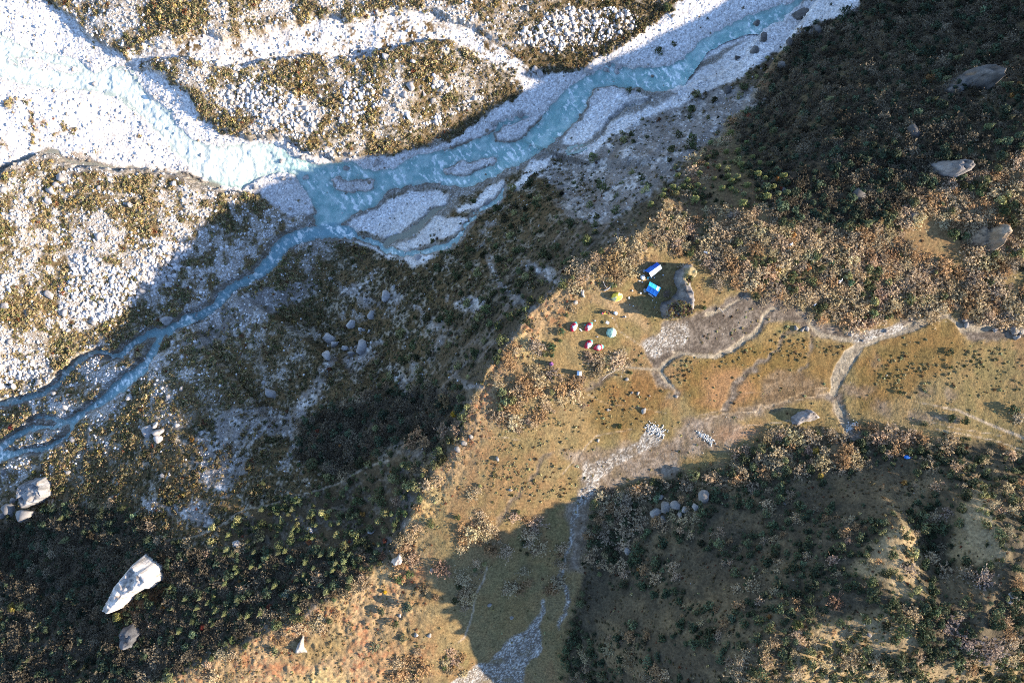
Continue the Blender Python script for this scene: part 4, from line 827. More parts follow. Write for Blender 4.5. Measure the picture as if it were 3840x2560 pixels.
def colours(d, base, var, alt=None, alt_p=0, dark=None):
    n = len(d)
    c = np.tile(np.array(base), (n, 1)) * (1 + var * R_.normal(size=(n, 1))) * (1 + .035 * R_.normal(size=(n, 3)))
    if alt is not None:
        m = R_.uniform(size=n) < alt_p
        c[m] = np.array(alt) * (1 + var * R_.normal(size=(m.sum(), 1)))
    if dark is not None:                                                     # shade of forest and hillside put into the plant colours
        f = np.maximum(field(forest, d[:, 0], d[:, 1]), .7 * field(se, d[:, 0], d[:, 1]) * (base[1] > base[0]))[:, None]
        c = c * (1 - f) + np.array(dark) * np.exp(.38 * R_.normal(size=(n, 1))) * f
    return np.clip(c, .01, .6)
K_co = colours(D_co, (.105, .115, .05), .35)
K_au = colours(D_au, (.30, .15, .04), .2, (.22, .06, .03), .35)
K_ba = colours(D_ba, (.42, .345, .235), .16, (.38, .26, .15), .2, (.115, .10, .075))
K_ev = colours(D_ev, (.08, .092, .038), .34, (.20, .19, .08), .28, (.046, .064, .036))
# ------------------------------------------------------------------ labels: each thing told apart by what it stands beside
LAND = [((2178, 1214), 'the tent nearest the edge'), ((2208, 1224), 'the second red tent'), ((2244, 1303), 'the third red tent'), ((2294, 1246), 'the mint dome tent'), ((2311, 1112), 'the yellow dome tent'),
        ((2447, 1011), 'the upper blue shelter'), ((2449, 1084), 'the lower blue shelter'), ((2171, 1399), 'the white and blue toilet tent'), ((2067, 1364), 'the purple toilet tent'), ((2590, 1100), 'the camp outcrop'),
        ((512, 2190), 'the tall pale slab boulder'), ((490, 2380), 'the dark boulder under the pale slab'), ((140, 1845), 'the blue-grey block boulder'), ((3620, 315), 'the triangular boulder in the dark wood'), ((3560, 635), 'the rounded boulder on the wood edge'),
        ((3025, 1565), 'the flat meadow boulder'), ((3690, 890), 'the brown-faced boulder'), ((2510, 1910), 'the boulder group above the gully'), ((1495, 2095), 'the pale rock on the crest'), ((1125, 2415), 'the white leaning rock'),
        ((3130, 1350), 'the sandy stream fork'), ((3150, 1640), 'the stream bend by the white stones'), ((3560, 1190), 'the wide sandy stream bend'), ((2640, 1370), 'the cobble patch'), ((2860, 1130), 'the stream head'), ((2660, 1640), 'the white stone row'),
        ((2190, 1860), 'the bright gravel gully'), ((2120, 2250), 'the narrow gully stream'), ((1950, 2420), 'the gravel fan at the frame foot'), ((1750, 2000), 'the heath slope'), ((1500, 2280), 'the round heath cushions'), ((1300, 2480), 'the red-brown heath bank'),
        ((3400, 1990), 'the sunlit spur'), ((3650, 1980), 'the second sunlit spur'), ((3200, 2380), 'the sunlit grass terrace'), ((2850, 2500), 'the terrace foot'), ((2750, 2050), 'the shaded hillside'), ((2500, 2250), 'the shaded lower hillside'), ((3700, 2450), 'the grassy corner terrace'), ((3600, 1620), 'the footpath on the meadow edge'),
        ((3000, 500), 'the middle of the dark wood'), ((3250, 180), 'the upper edge of the dark wood'), ((3700, 120), 'the wood corner farthest up'), ((3450, 930), 'the tan clearing'), ((3150, 980), 'the rusty shrub slope'), ((2780, 930), 'the thicket behind the outcrop'), ((2750, 700), 'the sparse conifer slope'),
        ((1000, 1840), 'the forest footpath'), ((1150, 1950), 'the lower conifer slope'), ((800, 2320), 'the lit heath edge'), ((200, 2200), 'the shaded corner wood'), ((300, 2480), 'the wood below the dark boulder'), ((1560, 1640), 'the orange shrubs under the crest'), ((1690, 1550), 'the yellow shrub under the crest'), ((1900, 1480), 'the grassy crest'), ((1450, 1330), 'the shaded scree chutes'),
        ((1100, 640), 'the meeting of the rivers'), ((1350, 690), 'the first gravel island'), ((1750, 620), 'the slim gravel island'), ((1920, 480), 'the upper gravel island'), ((2300, 370), 'the big gravel bar'), ((1500, 850), 'the lower gravel bars'), ((2290, 255), 'the four rocks in the rapids'), ((2800, 90), 'the river mouth of the frame'),
        ((600, 570), 'the pale river bend'), ((300, 280), 'the rocky side channels'), ((300, 480), 'the white gravel flat'), ((480, 80), 'the upper terrace edge'), ((1000, 180), 'the white gravel streak'), ((1600, 120), 'the upper gravel hollow'), ((2150, 120), 'the rocky upper terrace'), ((900, 420), 'the scrub terrace'), ((1700, 300), 'the golden scrub terrace'), ((1200, 470), 'the terrace above the river'),
        ((400, 1080), 'the white boulder field'), ((650, 980), 'the boulder field beside the shade'), ((100, 1100), 'the left boulder patch'), ((250, 750), 'the boulders under the brown stream'), ((850, 930), 'the tributary head'), ((640, 1210), 'the tributary fork'), ((330, 1420), 'the scrub island'), ((200, 1600), 'the braided lower stream'), ((950, 1600), 'the grey scree apron'), ((600, 1660), 'the four shaded boulders'), ((1020, 1480), 'the shaded boulder by the scree'), ((1100, 1180), 'the shaded scrub flat'), ((1320, 1000), 'the scrub below the gravel bars'), ((760, 1350), 'the shaded bank of the tributary')]
LANDXY = np.array([l[0] for l in LAND], float)
ORD = ['nearest', 'second', 'third', 'fourth', 'fifth', 'sixth', 'seventh', 'eighth', 'ninth', 'tenth', 'eleventh', 'twelfth', 'thirteenth', 'fourteenth', 'fifteenth', 'sixteenth', 'seventeenth', 'eighteenth', 'nineteenth', 'twentieth']
def hue_word(c):
    r, g, b = c[:3]
    if g > r * 1.03: return 'dark green' if g < .1 else 'pale green'
    if r > 2.2 * g: return 'red'
    if r > 1.75 * g and r > .1: return 'rusty'
    if b < .35 * r and r > .2: return 'golden'
    if b < .45 * r: return 'olive'
    if r > .3: return 'pale tan'
    if r > .19: return 'grey-tan'
    return 'dark brown'
def label_all(items, noun):
    """items: (px, py, size word, colour word); returns one label each: how it looks, then its rank beside the nearest landmark"""
    buckets, out = {}, [None] * len(items)
    for n, (px, py, size, colour) in enumerate(items):
        d = np.hypot(LANDXY[:, 0] - px, LANDXY[:, 1] - py); k = int(d.argmin())
        dx, dy = px - LANDXY[k, 0], py - LANDXY[k, 1]
        rel = ('right of' if dx > 0 else 'left of') if abs(dx) > abs(dy) else ('below' if dy > 0 else 'above')
        buckets.setdefault((k, rel, size + colour), []).append((d[k], n, size, colour))
    for (k, rel, _), lst in buckets.items():
        lst.sort()
        for i, (_, n, size, colour) in enumerate(lst):
            o = ORD[min(i, len(ORD) - 1)]
            out[n] = f"{size} {colour} {noun}, {o} {rel} {LAND[k][1]}" if len(lst) > 1 else f"{size} {colour} {noun}, only one {rel} {LAND[k][1]}"
    return out

# ------------------------------------------------------------------ plants: the largest in view one by one, the rest as one cover
def sizes_word(r, lo, hi):
    return 'small' if r < lo else ('large' if r > hi else 'medium')

def plant(kind, d, cols, protos, mat, group, noun, category, cover, nmax=300, sq=(.75, 1.1), trunk=False):
    n = len(d); pos = np.stack([d[:, 0], d[:, 1], ground_z(d[:, 0], d[:, 1]) - .05], 1)
    rot = R_.uniform(0, 6.28, n); which = R_.integers(0, len(protos), n); squash = R_.uniform(sq[0], sq[1], n)
    px, py = project(pos[:, 0], pos[:, 1], pos[:, 2])
    show = d[:, 2] * FPX / (CAM_H - pos[:, 2])
    inside = (px > 20) & (px < 3820) & (py > 20) & (py < 2540)
    order = np.argsort(-np.where(inside, show, -1)); chosen = [i for i in order[:nmax] if inside[i]]
    rest = np.setdiff1d(np.arange(n), chosen)
    meshes = [mesh_from(kind, *p) for p in protos]
    for m in meshes: m.materials.append(mat)
    if trunk:
        tm = mesh_from('trunk', *TRUNK); tm.materials.append(M_BARK)
    q = np.quantile(d[chosen, 2], [.33, .75])
    labels = label_all([(px[i], py[i], sizes_word(d[i, 2], *q), hue_word(cols[i])) for i in chosen], noun)
    for i, lab in zip(chosen, labels):
        if trunk:
            o = bpy.data.objects.new(kind, None); COL.objects.link(o)
            cr = bpy.data.objects.new('crown', meshes[which[i]]); tk = bpy.data.objects.new('trunk', tm)
            for ch in (cr, tk): COL.objects.link(ch); ch.parent = o
            cr.color = (*cols[i], 1)
        else:
            o = bpy.data.objects.new(kind, meshes[which[i]]); COL.objects.link(o); o.color = (*cols[i], 1)
        o.location = pos[i]; o.scale = (d[i, 2], d[i, 2], d[i, 2] * squash[i]); o.rotation_euler = (0, 0, rot[i])
        o['label'] = lab; o['category'] = category; o['group'] = group
    if len(rest):
        V, F, T = merged(protos, which[rest], pos[rest], d[rest, 2], rot[rest], cols[rest], squash[rest])
        link(cover[0], mesh_from(cover[0], V, F, T), mat, kind='stuff', label=cover[1])
    print(kind, n, len(chosen))

M_BARK = tinted('bark', noise=((3.0, .3),))
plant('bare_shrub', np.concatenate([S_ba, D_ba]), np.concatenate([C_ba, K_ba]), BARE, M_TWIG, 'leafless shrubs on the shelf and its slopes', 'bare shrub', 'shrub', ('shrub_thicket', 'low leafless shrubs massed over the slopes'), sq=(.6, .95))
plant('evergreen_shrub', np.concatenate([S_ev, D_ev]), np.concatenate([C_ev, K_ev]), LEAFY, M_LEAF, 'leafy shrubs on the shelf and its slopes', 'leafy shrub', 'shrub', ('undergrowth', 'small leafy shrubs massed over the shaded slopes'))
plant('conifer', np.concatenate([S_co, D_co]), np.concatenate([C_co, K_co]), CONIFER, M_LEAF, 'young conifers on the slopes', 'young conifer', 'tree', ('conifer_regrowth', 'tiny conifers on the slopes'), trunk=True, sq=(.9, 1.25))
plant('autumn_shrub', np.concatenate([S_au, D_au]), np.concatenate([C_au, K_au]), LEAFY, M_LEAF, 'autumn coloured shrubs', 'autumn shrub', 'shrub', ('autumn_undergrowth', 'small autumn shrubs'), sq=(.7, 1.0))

# low scrub of the valley floor, nobody could count it
def free_points(n, prob):
    x = R_.uniform(FX0, FX1, n); y = R_.uniform(FY0, FY1, n)
    px, py = project(x, y, ground_z(x, y))
    k_ = (px > -50) & (px < 3890) & (py > -50) & (py < 2610)
    k_ &= R_.uniform(size=n) < field(prob, x, y)
    return x[k_], y[k_]
nearface = smooth(2, 40, CD)
lit_rock = np.maximum(rck, 0)
scrub_p = valley * ok * (1 - forest * .8) * (1 - con) * sc_cov * (1 - .6 * rck) * (.45 + .55 * nearface) * (1 - redpatch)
scrub_p = np.maximum(scrub_p, redpatch * .9) * (1 - np.maximum(smooth(-40, -16, wmain), smooth(-10, -3, wsd)))
x, y = free_points(170000, scrub_p)
r = .35 + .75 * R_.uniform(size=len(x)) ** 1.6
warm = smooth(-.5, .5, field(cA, x, y) + .5 * R_.normal(size=len(x)))[:, None]
tint = np.array([.27, .225, .12]) * (1 - warm) + np.array([.33, .25, .13]) * warm
u = R_.uniform(size=len(x))
tint = np.where((u < .06)[:, None], np.array([.40, .285, .10]), tint); tint = np.where((u > .80)[:, None], np.array([.13, .13, .055]), tint); tint = np.where(((u > .10) & (u < .12))[:, None], np.array([.17, .065, .03]), tint)
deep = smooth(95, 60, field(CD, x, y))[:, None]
tint = tint * (1 - .50 * deep)  # scrub towards the scarp darkened, its shade put into the tint
tint = tint * (1 + .14 * R_.normal(size=(len(x), 1)))
r *= .8 + .7 * field(smooth(0, .5, tp), x, y)
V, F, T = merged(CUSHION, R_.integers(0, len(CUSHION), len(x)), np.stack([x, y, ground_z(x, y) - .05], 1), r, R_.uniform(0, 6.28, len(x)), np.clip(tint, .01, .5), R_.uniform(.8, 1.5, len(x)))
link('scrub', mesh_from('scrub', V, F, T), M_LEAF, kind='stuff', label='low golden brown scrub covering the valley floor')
print('scrub', len(x))

# heath tufts and short growth between the shrubs of the shelf
heath_p = shelf * ok * np.clip(.9 * heath + .35 * belt + .75 * se * smooth(-.4, .2, cB) + .4 * terrace * smooth(-.2, .4, cB) + .6 * lowbank * patch, 0, 1)
heath_p = np.maximum(heath_p, forest * ok * .35)
x, y = free_points(110000, heath_p)
r = .22 + .5 * R_.uniform(size=len(x)) ** 2
hh = field(heath, x, y)[:, None]
tint = np.array([.17, .125, .055]) * (1 - hh) + np.array([.36, .235, .11]) * hh
u = R_.uniform(size=len(x)); tint = np.where((u < .25)[:, None], np.array([.26, .20, .09]), tint); tint = np.where((u > .88)[:, None], np.array([.20, .07, .035]), tint)
tint = tint * (1 - .55 * np.maximum(field(forest, x, y), field(se, x, y))[:, None]) * (1 + .2 * R_.normal(size=(len(x), 1)))  # growth in forest and hillside tinted darker to imitate shade
V, F, T = merged(CUSHION, R_.integers(0, len(CUSHION), len(x)), np.stack([x, y, ground_z(x, y) - .05], 1), r, R_.uniform(0, 6.28, len(x)), np.clip(tint, .01, .5), R_.uniform(.7, 1.3, len(x)))
link('heath_cover', mesh_from('heath_cover', V, F, T), M_LEAF, kind='stuff', label='low heath and dry herbs between the shrubs')

# grass tussocks of the meadow
tus_zone = union(poly_sd(Z(2380, 1150, 4.481, (490, 1040), (650, 900), (760, 850), (960, 860), (1000, 950), (1300, 900), (1500, 800), (2000, 640), (2200, 760), (2000, 880), (1600, 960), (1400, 1060), (1050, 1000), (950, 1150), (900, 1280), (760, 1340), (660, 1270), (560, 1160))),
                 poly_sd(Z(2380, 1150, 4.481, (1180, 400), (1500, 400), (1900, 350), (1900, 480), (1500, 560), (1450, 680), (1200, 720), (1090, 760), (1100, 600))), poly_sd(Z(2380, 1150, 4.481, (1500, 100), (2000, 60), (2120, 200), (1950, 420), (1700, 380), (1520, 260))),
                 poly_sd(Z(2380, 1150, 4.481, (-60, 700), (120, 680), (230, 860), (300, 1010), (0, 980))), poly_sd(Z(1900, 900, 2.6133, (1200, 640), (1420, 640), (1560, 800), (1440, 860), (1300, 720))),
                 poly_sd(C(9, (1300, 900), (1500, 840), (1700, 900), (1900, 860), (2352, 800), (2352, 1130), (2000, 1180), (1800, 1060), (1560, 1180), (1300, 1050))), poly_sd(C(9, (560, 840), (700, 640), (920, 780), (1140, 770), (1040, 880), (900, 900), (620, 900))),
                 poly_sd(C(8, (1650, 1250), (1800, 1080), (2050, 1100), (2150, 1300), (1850, 1370))), poly_sd(C(8, (1150, 1250), (1350, 1200), (1650, 1380), (1600, 1567), (1100, 1567), (1000, 1450))),
                 poly_sd(C(11, (960, 20), (1400, 0), (1640, 200), (1500, 330), (1000, 260))), poly_sd(C(12, (760, 1290), (1000, 1160), (1500, 1080), (1650, 1200), (1400, 1300), (800, 1567), (200, 1567), (300, 1400))), poly_sd(C(12, (1300, 500), (1600, 480), (1640, 700), (1300, 760))), poly_sd(C(12, (1820, 500), (2200, 520), (2250, 760), (1850, 760))), poly_sd(C(12, (1450, 1500), (2352, 1400), (2352, 1600), (1500, 1600))))
tz = smooth(-10, 14, warped(tus_zone, 12, 10))
tus_p = shelf * (1 - np.maximum.reduce([snd, pth * .9, cob * .6])) * (1 - smooth(-4, 4, look(CAMP_CLEAR, PXB, PYB)) * .9) * np.clip(tz * (.25 + .75 * smooth(0, .35, fbm(GX / 4, GY / 4, 91, 2))) + .045, 0, 1) * (1 - forest)
x, y = free_points(110000, tus_p)
r = (.24 + .40 * R_.uniform(size=len(x)) ** 2.2)
tint = np.array([.46, .37, .19]) * (1 + .22 * R_.normal(size=(len(x), 1))); u = R_.uniform(size=len(x)); tint = np.where((u < .10)[:, None], np.array([.15, .14, .06]), tint); tint = np.where((u > .88)[:, None], np.array([.20, .12, .06]), tint)
d = np.stack([x, y, r], 1)
plant('grass_tussock', d, np.clip(tint, .02, .5), TUSSOCK, M_LEAF, 'grass tussocks dotting the meadow', 'grass tussock', 'tussock', ('tussock_grass', 'smaller grass tussocks dotting the meadow'), sq=(.8, 1.4))

# ------------------------------------------------------------------ loose stones
lit_terr = valley * smooth(60, 100, CD)
speck = smooth(-.05, .45, fbm(GX / 7, GY / 7, 95, 3) + .25 * cC)
stone_p = ok * np.maximum.reduce([lit_terr * (.60 * (1 - sc_cov) + .08) * (1 - redpatch), rck * .75, valley * (1 - lit_terr) * (1 - forest) * (1 - con) * (.40 * (1 - sc_cov) * smooth(20, 45, CD) + .03 * speck + .01)])
stone_p = np.maximum.reduce([stone_p, scr * .18 * valley, np.maximum(gr, gr_up * .8) * .20 * (1 - smooth(-8, 0, wsd))])
x, y = free_points(330000, stone_p)
big = field(np.maximum(rck, lit_terr * .4), x, y)
r = .15 + (.35 + .85 * big) * R_.uniform(size=len(x)) ** 3.2
pale = R_.uniform(.36, .68, len(x))[:, None] * np.array([1, .965, .945])
pale = np.where((R_.uniform(size=len(x)) < .12)[:, None], np.array([.30, .26, .22]), pale)
# stones along and in the rapids
xs_, ys_ = free_points(60000, valley * (np.exp(-(wsd / 7) ** 2) * .35 + .05 * smooth(0, 10, wsd) * smooth(-.1, .4, fbm(GX / 6, GY / 6, 97, 2)) + bmud * .05))
rs_ = .18 + .75 * R_.uniform(size=len(xs_)) ** 3
ps_ = np.where((R_.uniform(size=len(xs_)) < .4)[:, None], np.array([.20, .16, .12]), R_.uniform(.4, .65, len(xs_))[:, None] * np.array([1, .97, .95]))
HAND = [(C(5, (1830, 485)), 2.0), (C(5, (1842, 448)), 1.7), (C(5, (1912, 455)), 2.1), (C(5, (1902, 495)), 1.6), (C(5, (1705, 490)), 2.1), (C(5, (1340, 482)), 2.2), (C(5, (1368, 505)), 2.3), (C(5, (1050, 848)), 1.9), (C(5, (245, 1127)), 2.6), (C(5, (40, 1165)), 1.6), (C(5, (1000, 1395)), 2.3), (C(5, (1240, 790)), 1.8), (C(5, (1210, 1160)), 1.3),
        (C(5, (340, 630)), 1.6), (C(5, (440, 660)), 2.0), (C(5, (480, 600)), 2.2), (C(5, (330, 660)), 1.8), (C(5, (500, 425)), 1.5), (C(5, (310, 385)), 2.0), (C(5, (630, 700)), 1.7), (C(5, (570, 650)), 1.5), (C(5, (1280, 60)), 1.6), (C(5, (890, 20)), 1.7), (C(5, (1585, 270)), 1.5), (C(5, (1745, 380)), 1.4),
        (C(4, (2110, 1225)), 1.9), (C(4, (1985, 1000)), 1.7), (C(4, (2080, 1080)), 1.5), (C(4, (660, 580)), 1.9), (C(4, (1070, 670)), 1.6), (C(4, (415, 1230)), 2.8), (C(4, (355, 1320)), 2.6), (C(4, (385, 1275)), 2.0), (C(4, (20, 1310)), 2.8), (C(4, (340, 1385)), 2.1), (C(4, (230, 1370)), 1.8), (C(4, (900, 1410)), 1.9), (C(4, (685, 1295)), 1.4), (C(4, (1200, 1265)), 1.6), (C(4, (1950, 1230)), 1.9), (C(4, (1760, 1295)), 1.7), (C(4, (1940, 1110)), 1.5),
        (C(7, (35, 545)), 2.4), (C(7, (345, 470)), 2.8), (C(7, (650, 645)), 2.4), (C(7, (440, 590)), 2.2), (C(7, (680, 60)), 2.3), (C(7, (980, 435)), 2.0), (C(7, (265, 1070)), 2.8), (C(7, (100, 1090)), 2.2), (C(7, (370, 1145)), 1.8), (C(7, (450, 1235)), 1.8), (C(7, (70, 790)), 1.8), (C(7, (520, 680)), 1.6),
        (C(7, (1155, 640)), 3.6), (C(7, (1870, 1145)), 4.4), (C(7, (1255, 1110)), 1.4), (C(7, (1155, 1170)), 1.5), (C(7, (1020, 1405)), 3.6), (C(7, (1095, 1415)), 3.4), (C(7, (1070, 1365)), 2.2), (C(7, (1095, 1460)), 2.4), (C(7, (1220, 1365)), 1.6), (C(7, (850, 1205)), 1.6), (C(7, (900, 1165)), 2.2), (C(7, (790, 1245)), 1.6), (C(7, (600, 1280)), 1.4), (C(7, (505, 1460)), 1.9), (C(7, (2020, 490)), 1.5), (C(7, (2280, 355)), 1.6), (C(7, (2270, 765)), 3.2), (C(7, (2310, 805)), 2.3), (C(7, (2255, 890)), 3.0), (C(7, (1815, 1070)), 1.1), (C(7, (1490, 465)), 1.0), (C(7, (1360, 600)), 1.0),
        (C(8, (305, 465)), 3.2), (C(8, (530, 205)), 2.4), (C(8, (165, 495)), 1.8), (C(8, (210, 600)), 2.2), (C(8, (135, 700)), 1.5), (C(8, (155, 705)), 1.4), (C(8, (190, 715)), 1.3), (C(8, (75, 670)), 2.6), (C(8, (20, 835)), 2.0), (C(8, (70, 870)), 2.2), (C(8, (140, 830)), 3.6), (C(8, (360, 410)), 1.2), (C(8, (405, 400)), 1.1),
        (C(10, (190, 410)), 4.6), (C(10, (70, 390)), 3.8), (C(10, (95, 320)), 2.4), (C(10, (20, 415)), 2.0), (C(10, (35, 110)), 2.3), (C(10, (2130, 525)), 1.9), (C(10, (1635, 605)), 2.2), (C(10, (475, 115)), 1.4), (C(10, (1125, 145)), 1.5),
        (C(6, (800, 100)), 4.0), (C(6, (920, 215)), 3.4), (C(6, (560, 270)), 2.6), (C(6, (510, 170)), 2.0), (C(6, (740, 290)), 2.6), (C(6, (500, 350)), 2.4), (C(6, (375, 400)), 1.6), (C(6, (300, 620)), 2.6), (C(6, (680, 460)), 2.4), (C(6, (1590, 905)), 3.0), (C(6, (1200, 1345)), 3.2), (C(6, (1590, 1480)), 1.7), (C(6, (330, 1480)), 1.5), (C(6, (700, 1310)), 1.3),
        (C(9, (850, 700)), 1.2), (C(9, (825, 705)), 1.1), (C(9, (780, 690)), 1.0), (C(9, (1160, 740)), 1.0), (C(9, (1245, 775)), .7), (C(9, (1400, 710)), 1.0), (C(9, (1690, 585)), 1.3), (C(9, (1570, 625)), 1.0), (C(9, (1950, 670)), 1.5), (C(9, (2145, 700)), 1.4), (C(9, (2280, 715)), 2.2), (C(9, (2320, 710)), 1.8), (C(9, (2300, 755)), 1.5), (C(9, (1940, 635)), 1.2), (C(9, (1770, 590)), .9),
        (C(8, (2080, 1265)), 1.5), (C(8, (1840, 1255)), .9), (C(8, (2000, 1140)), .7), (C(8, (2045, 1140)), .7), (C(8, (2125, 1160)), .6), (C(8, (1970, 1045)), .9), (C(8, (2310, 1165)), .8), (C(8, (1770, 1465)), .7), (C(8, (1615, 512)), 1.2), (C(8, (1660, 450)), 1.3), (C(8, (850, 1490)), 1.5), (C(8, (900, 1440)), 1.2), (C(8, (800, 1530)), 1.4),
        (C(11, (1075, 25)), 1.3), (C(11, (620, 790)), 1.2), (C(11, (1165, 240)), .9), (C(11, (1970, 665)), 1.9), (C(11, (1025, 1030)), 1.1), (C(11, (1175, 1118)), 1.0), (C(11, (205, 520)), 1.6), (C(11, (610, 1240)), 1.1), (C(11, (515, 1235)), 1.1), (C(11, (400, 1105)), .9),
        (C(12, (140, 290)), 2.9), (C(12, (90, 355)), 1.7), (C(12, (15, 375)), 1.6), (C(12, (2270, 960)), 1.9), (C(12, (2310, 975)), 1.5), (C(12, (2250, 1000)), 1.2), (C(12, (1280, 1230)), 1.0), (C(12, (2080, 790)), 2.0), (C(12, (700, 330)), .8), (C(12, (780, 440)), .7),
        (C(11, (2175, 395)), 2.7), (C(11, (2240, 365)), 3.0), (C(11, (2305, 350)), 2.4), (C(11, (2200, 285)), 1.6), (C(11, (2210, 440)), 1.8), (C(11, (2330, 410)), 1.9)]
hp = np.array([h[0][0] for h in HAND]); hr = np.array([h[1] for h in HAND])
hxyz = np.array([on_ground(*p) for p in hp])
hr = hr * .86
sx = np.concatenate([hxyz[:, 0], x, xs_]); sy = np.concatenate([hxyz[:, 1], y, ys_]); sr = np.concatenate([hr, r, rs_])
hval = field(valley, hxyz[:, 0], hxyz[:, 1])[:, None]
inwood = ((hp[:, 0] > 2560) & (hp[:, 1] < 853))[:, None]
hc = R_.uniform(.7, 1.1, (len(hr), 1)) * np.where(inwood, np.array([.13, .12, .11]), np.array([.35, .33, .32]) * hval + np.array([.27, .245, .22]) * (1 - hval))  # boulders around the dark wood darkened to look shaded
hc = np.where((np.abs(hp[:, 0] - 60) < 80)[:, None] & (hp[:, 1] > 1700)[:, None], hc * .62, hc)  # same rock as the rest, darkened in place of shade
stc = np.concatenate([hc, pale, ps_])
wet_ = field(wsd, sx, sy) > -2
sz = np.where(wet_, np.maximum(ground_z(sx, sy), field(ZW, sx, sy) - .1), ground_z(sx, sy)) + sr * .12
def stones():
    n = len(sx); px, py = project(sx, sy, sz); show = sr * FPX / (CAM_H - sz)
    inside = (px > 15) & (px < 3825) & (py > 15) & (py < 2545)
    order = np.argsort(-np.where(inside, show + np.where(np.arange(n) < len(hr), 5.0, 0), -1)); chosen = order[:300]
    rest = np.setdiff1d(np.arange(n), chosen)
    protos = [mesh_from('boulder', *p) for p in ROCK]
    for m in protos: m.materials.append(M_ROCK)
    rot = R_.uniform(0, 6.28, n)
    q = np.quantile(sr[chosen], [.35, .8])
    shp = ['angular', 'blunt', 'broad', 'squat', 'knobbly', 'faceted', 'smooth-sided', 'wedge-shaped', 'rounded']
    wh = R_.integers(0, len(ROCK), n)
    labels = label_all([(px[i], py[i], sizes_word(sr[i], *q) + ' ' + shp[wh[i]], 'pale' if stc[i, 0] > .45 else ('grey' if stc[i, 0] > .3 else 'dark')) for i in chosen], 'boulder')
    for i, lab in zip(chosen, labels):
        o = bpy.data.objects.new('boulder', protos[wh[i]]); COL.objects.link(o)
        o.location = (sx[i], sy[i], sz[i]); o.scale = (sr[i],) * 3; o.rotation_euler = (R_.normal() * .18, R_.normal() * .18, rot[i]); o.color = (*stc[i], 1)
        o['label'] = lab; o['category'] = 'boulder'; o['group'] = 'boulders lying about the valley and the shelf'
    for name, lab, sel, protos_ in (('rubble', 'pale stones strewn over the valley floor', rest[sr[rest] > .42], PEBBLE), ('gravel', 'pale gravel along the rivers and screes', rest[sr[rest] <= .42], STONE)):
        V, F, T = merged(protos_, R_.integers(0, len(protos_), len(sel)), np.stack([sx[sel], sy[sel], sz[sel]], 1), sr[sel], rot[sel], stc[sel])
        link(name, mesh_from(name, V, F, T), M_ROCK, kind='stuff', label=lab)
    print('stones', n)
stones()
# cobbles of the shelf's stream beds
x, y = free_points(60000, shelf * np.clip(cob * .8 * smooth(-.35, .15, cB + .3) + mv * .03 + md * .05 + .004, 0, 1) * (1 - snd))
r = .09 + .2 * R_.uniform(size=len(x)) ** 2.5
tint = R_.uniform(.24, .52, len(x))[:, None] * np.array([1, .96, .88])
V, F, T = merged(STONE, R_.integers(0, len(STONE), len(x)), np.stack([x, y, ground_z(x, y) + .02], 1), r, R_.uniform(0, 6.28, len(x)), tint)
link('cobbles', mesh_from('cobbles', V, F, T), M_ROCK, kind='stuff', label='pale cobbles in the dry stream beds of the shelf')
# ------------------------------------------------------------------ great boulders and the outcrop behind the camp
def pts_world(pts):
    z = float(np.mean([on_ground(*p).z for p in pts]))
    return np.array([unproject(a, b, z) for a, b in pts])
def poly_dist(P_, X, Y):
    d = np.full(X.shape, 1e9); ins = np.zeros(X.shape, bool); n = len(P_)
    for i in range(n):
        a, b = P_[i], P_[(i + 1) % n]; ex, ey = b - a
        t = np.clip(((X - a[0]) * ex + (Y - a[1]) * ey) / max(ex * ex + ey * ey, 1e-9), 0, 1)
        d = np.minimum(d, np.hypot(X - a[0] - t * ex, Y - a[1] - t * ey))
        if abs(ey) > 1e-9: ins ^= ((a[1] > Y) != (b[1] > Y)) & (X < ex * (Y - a[1]) / ey + a[0])
    return d, ins
def shrink(pts, f, dx=0, dy=0):
    c = np.mean(pts, 0)
    return [tuple(c + (np.array(p) - c) * f + np.array([dx, dy])) for p in pts]
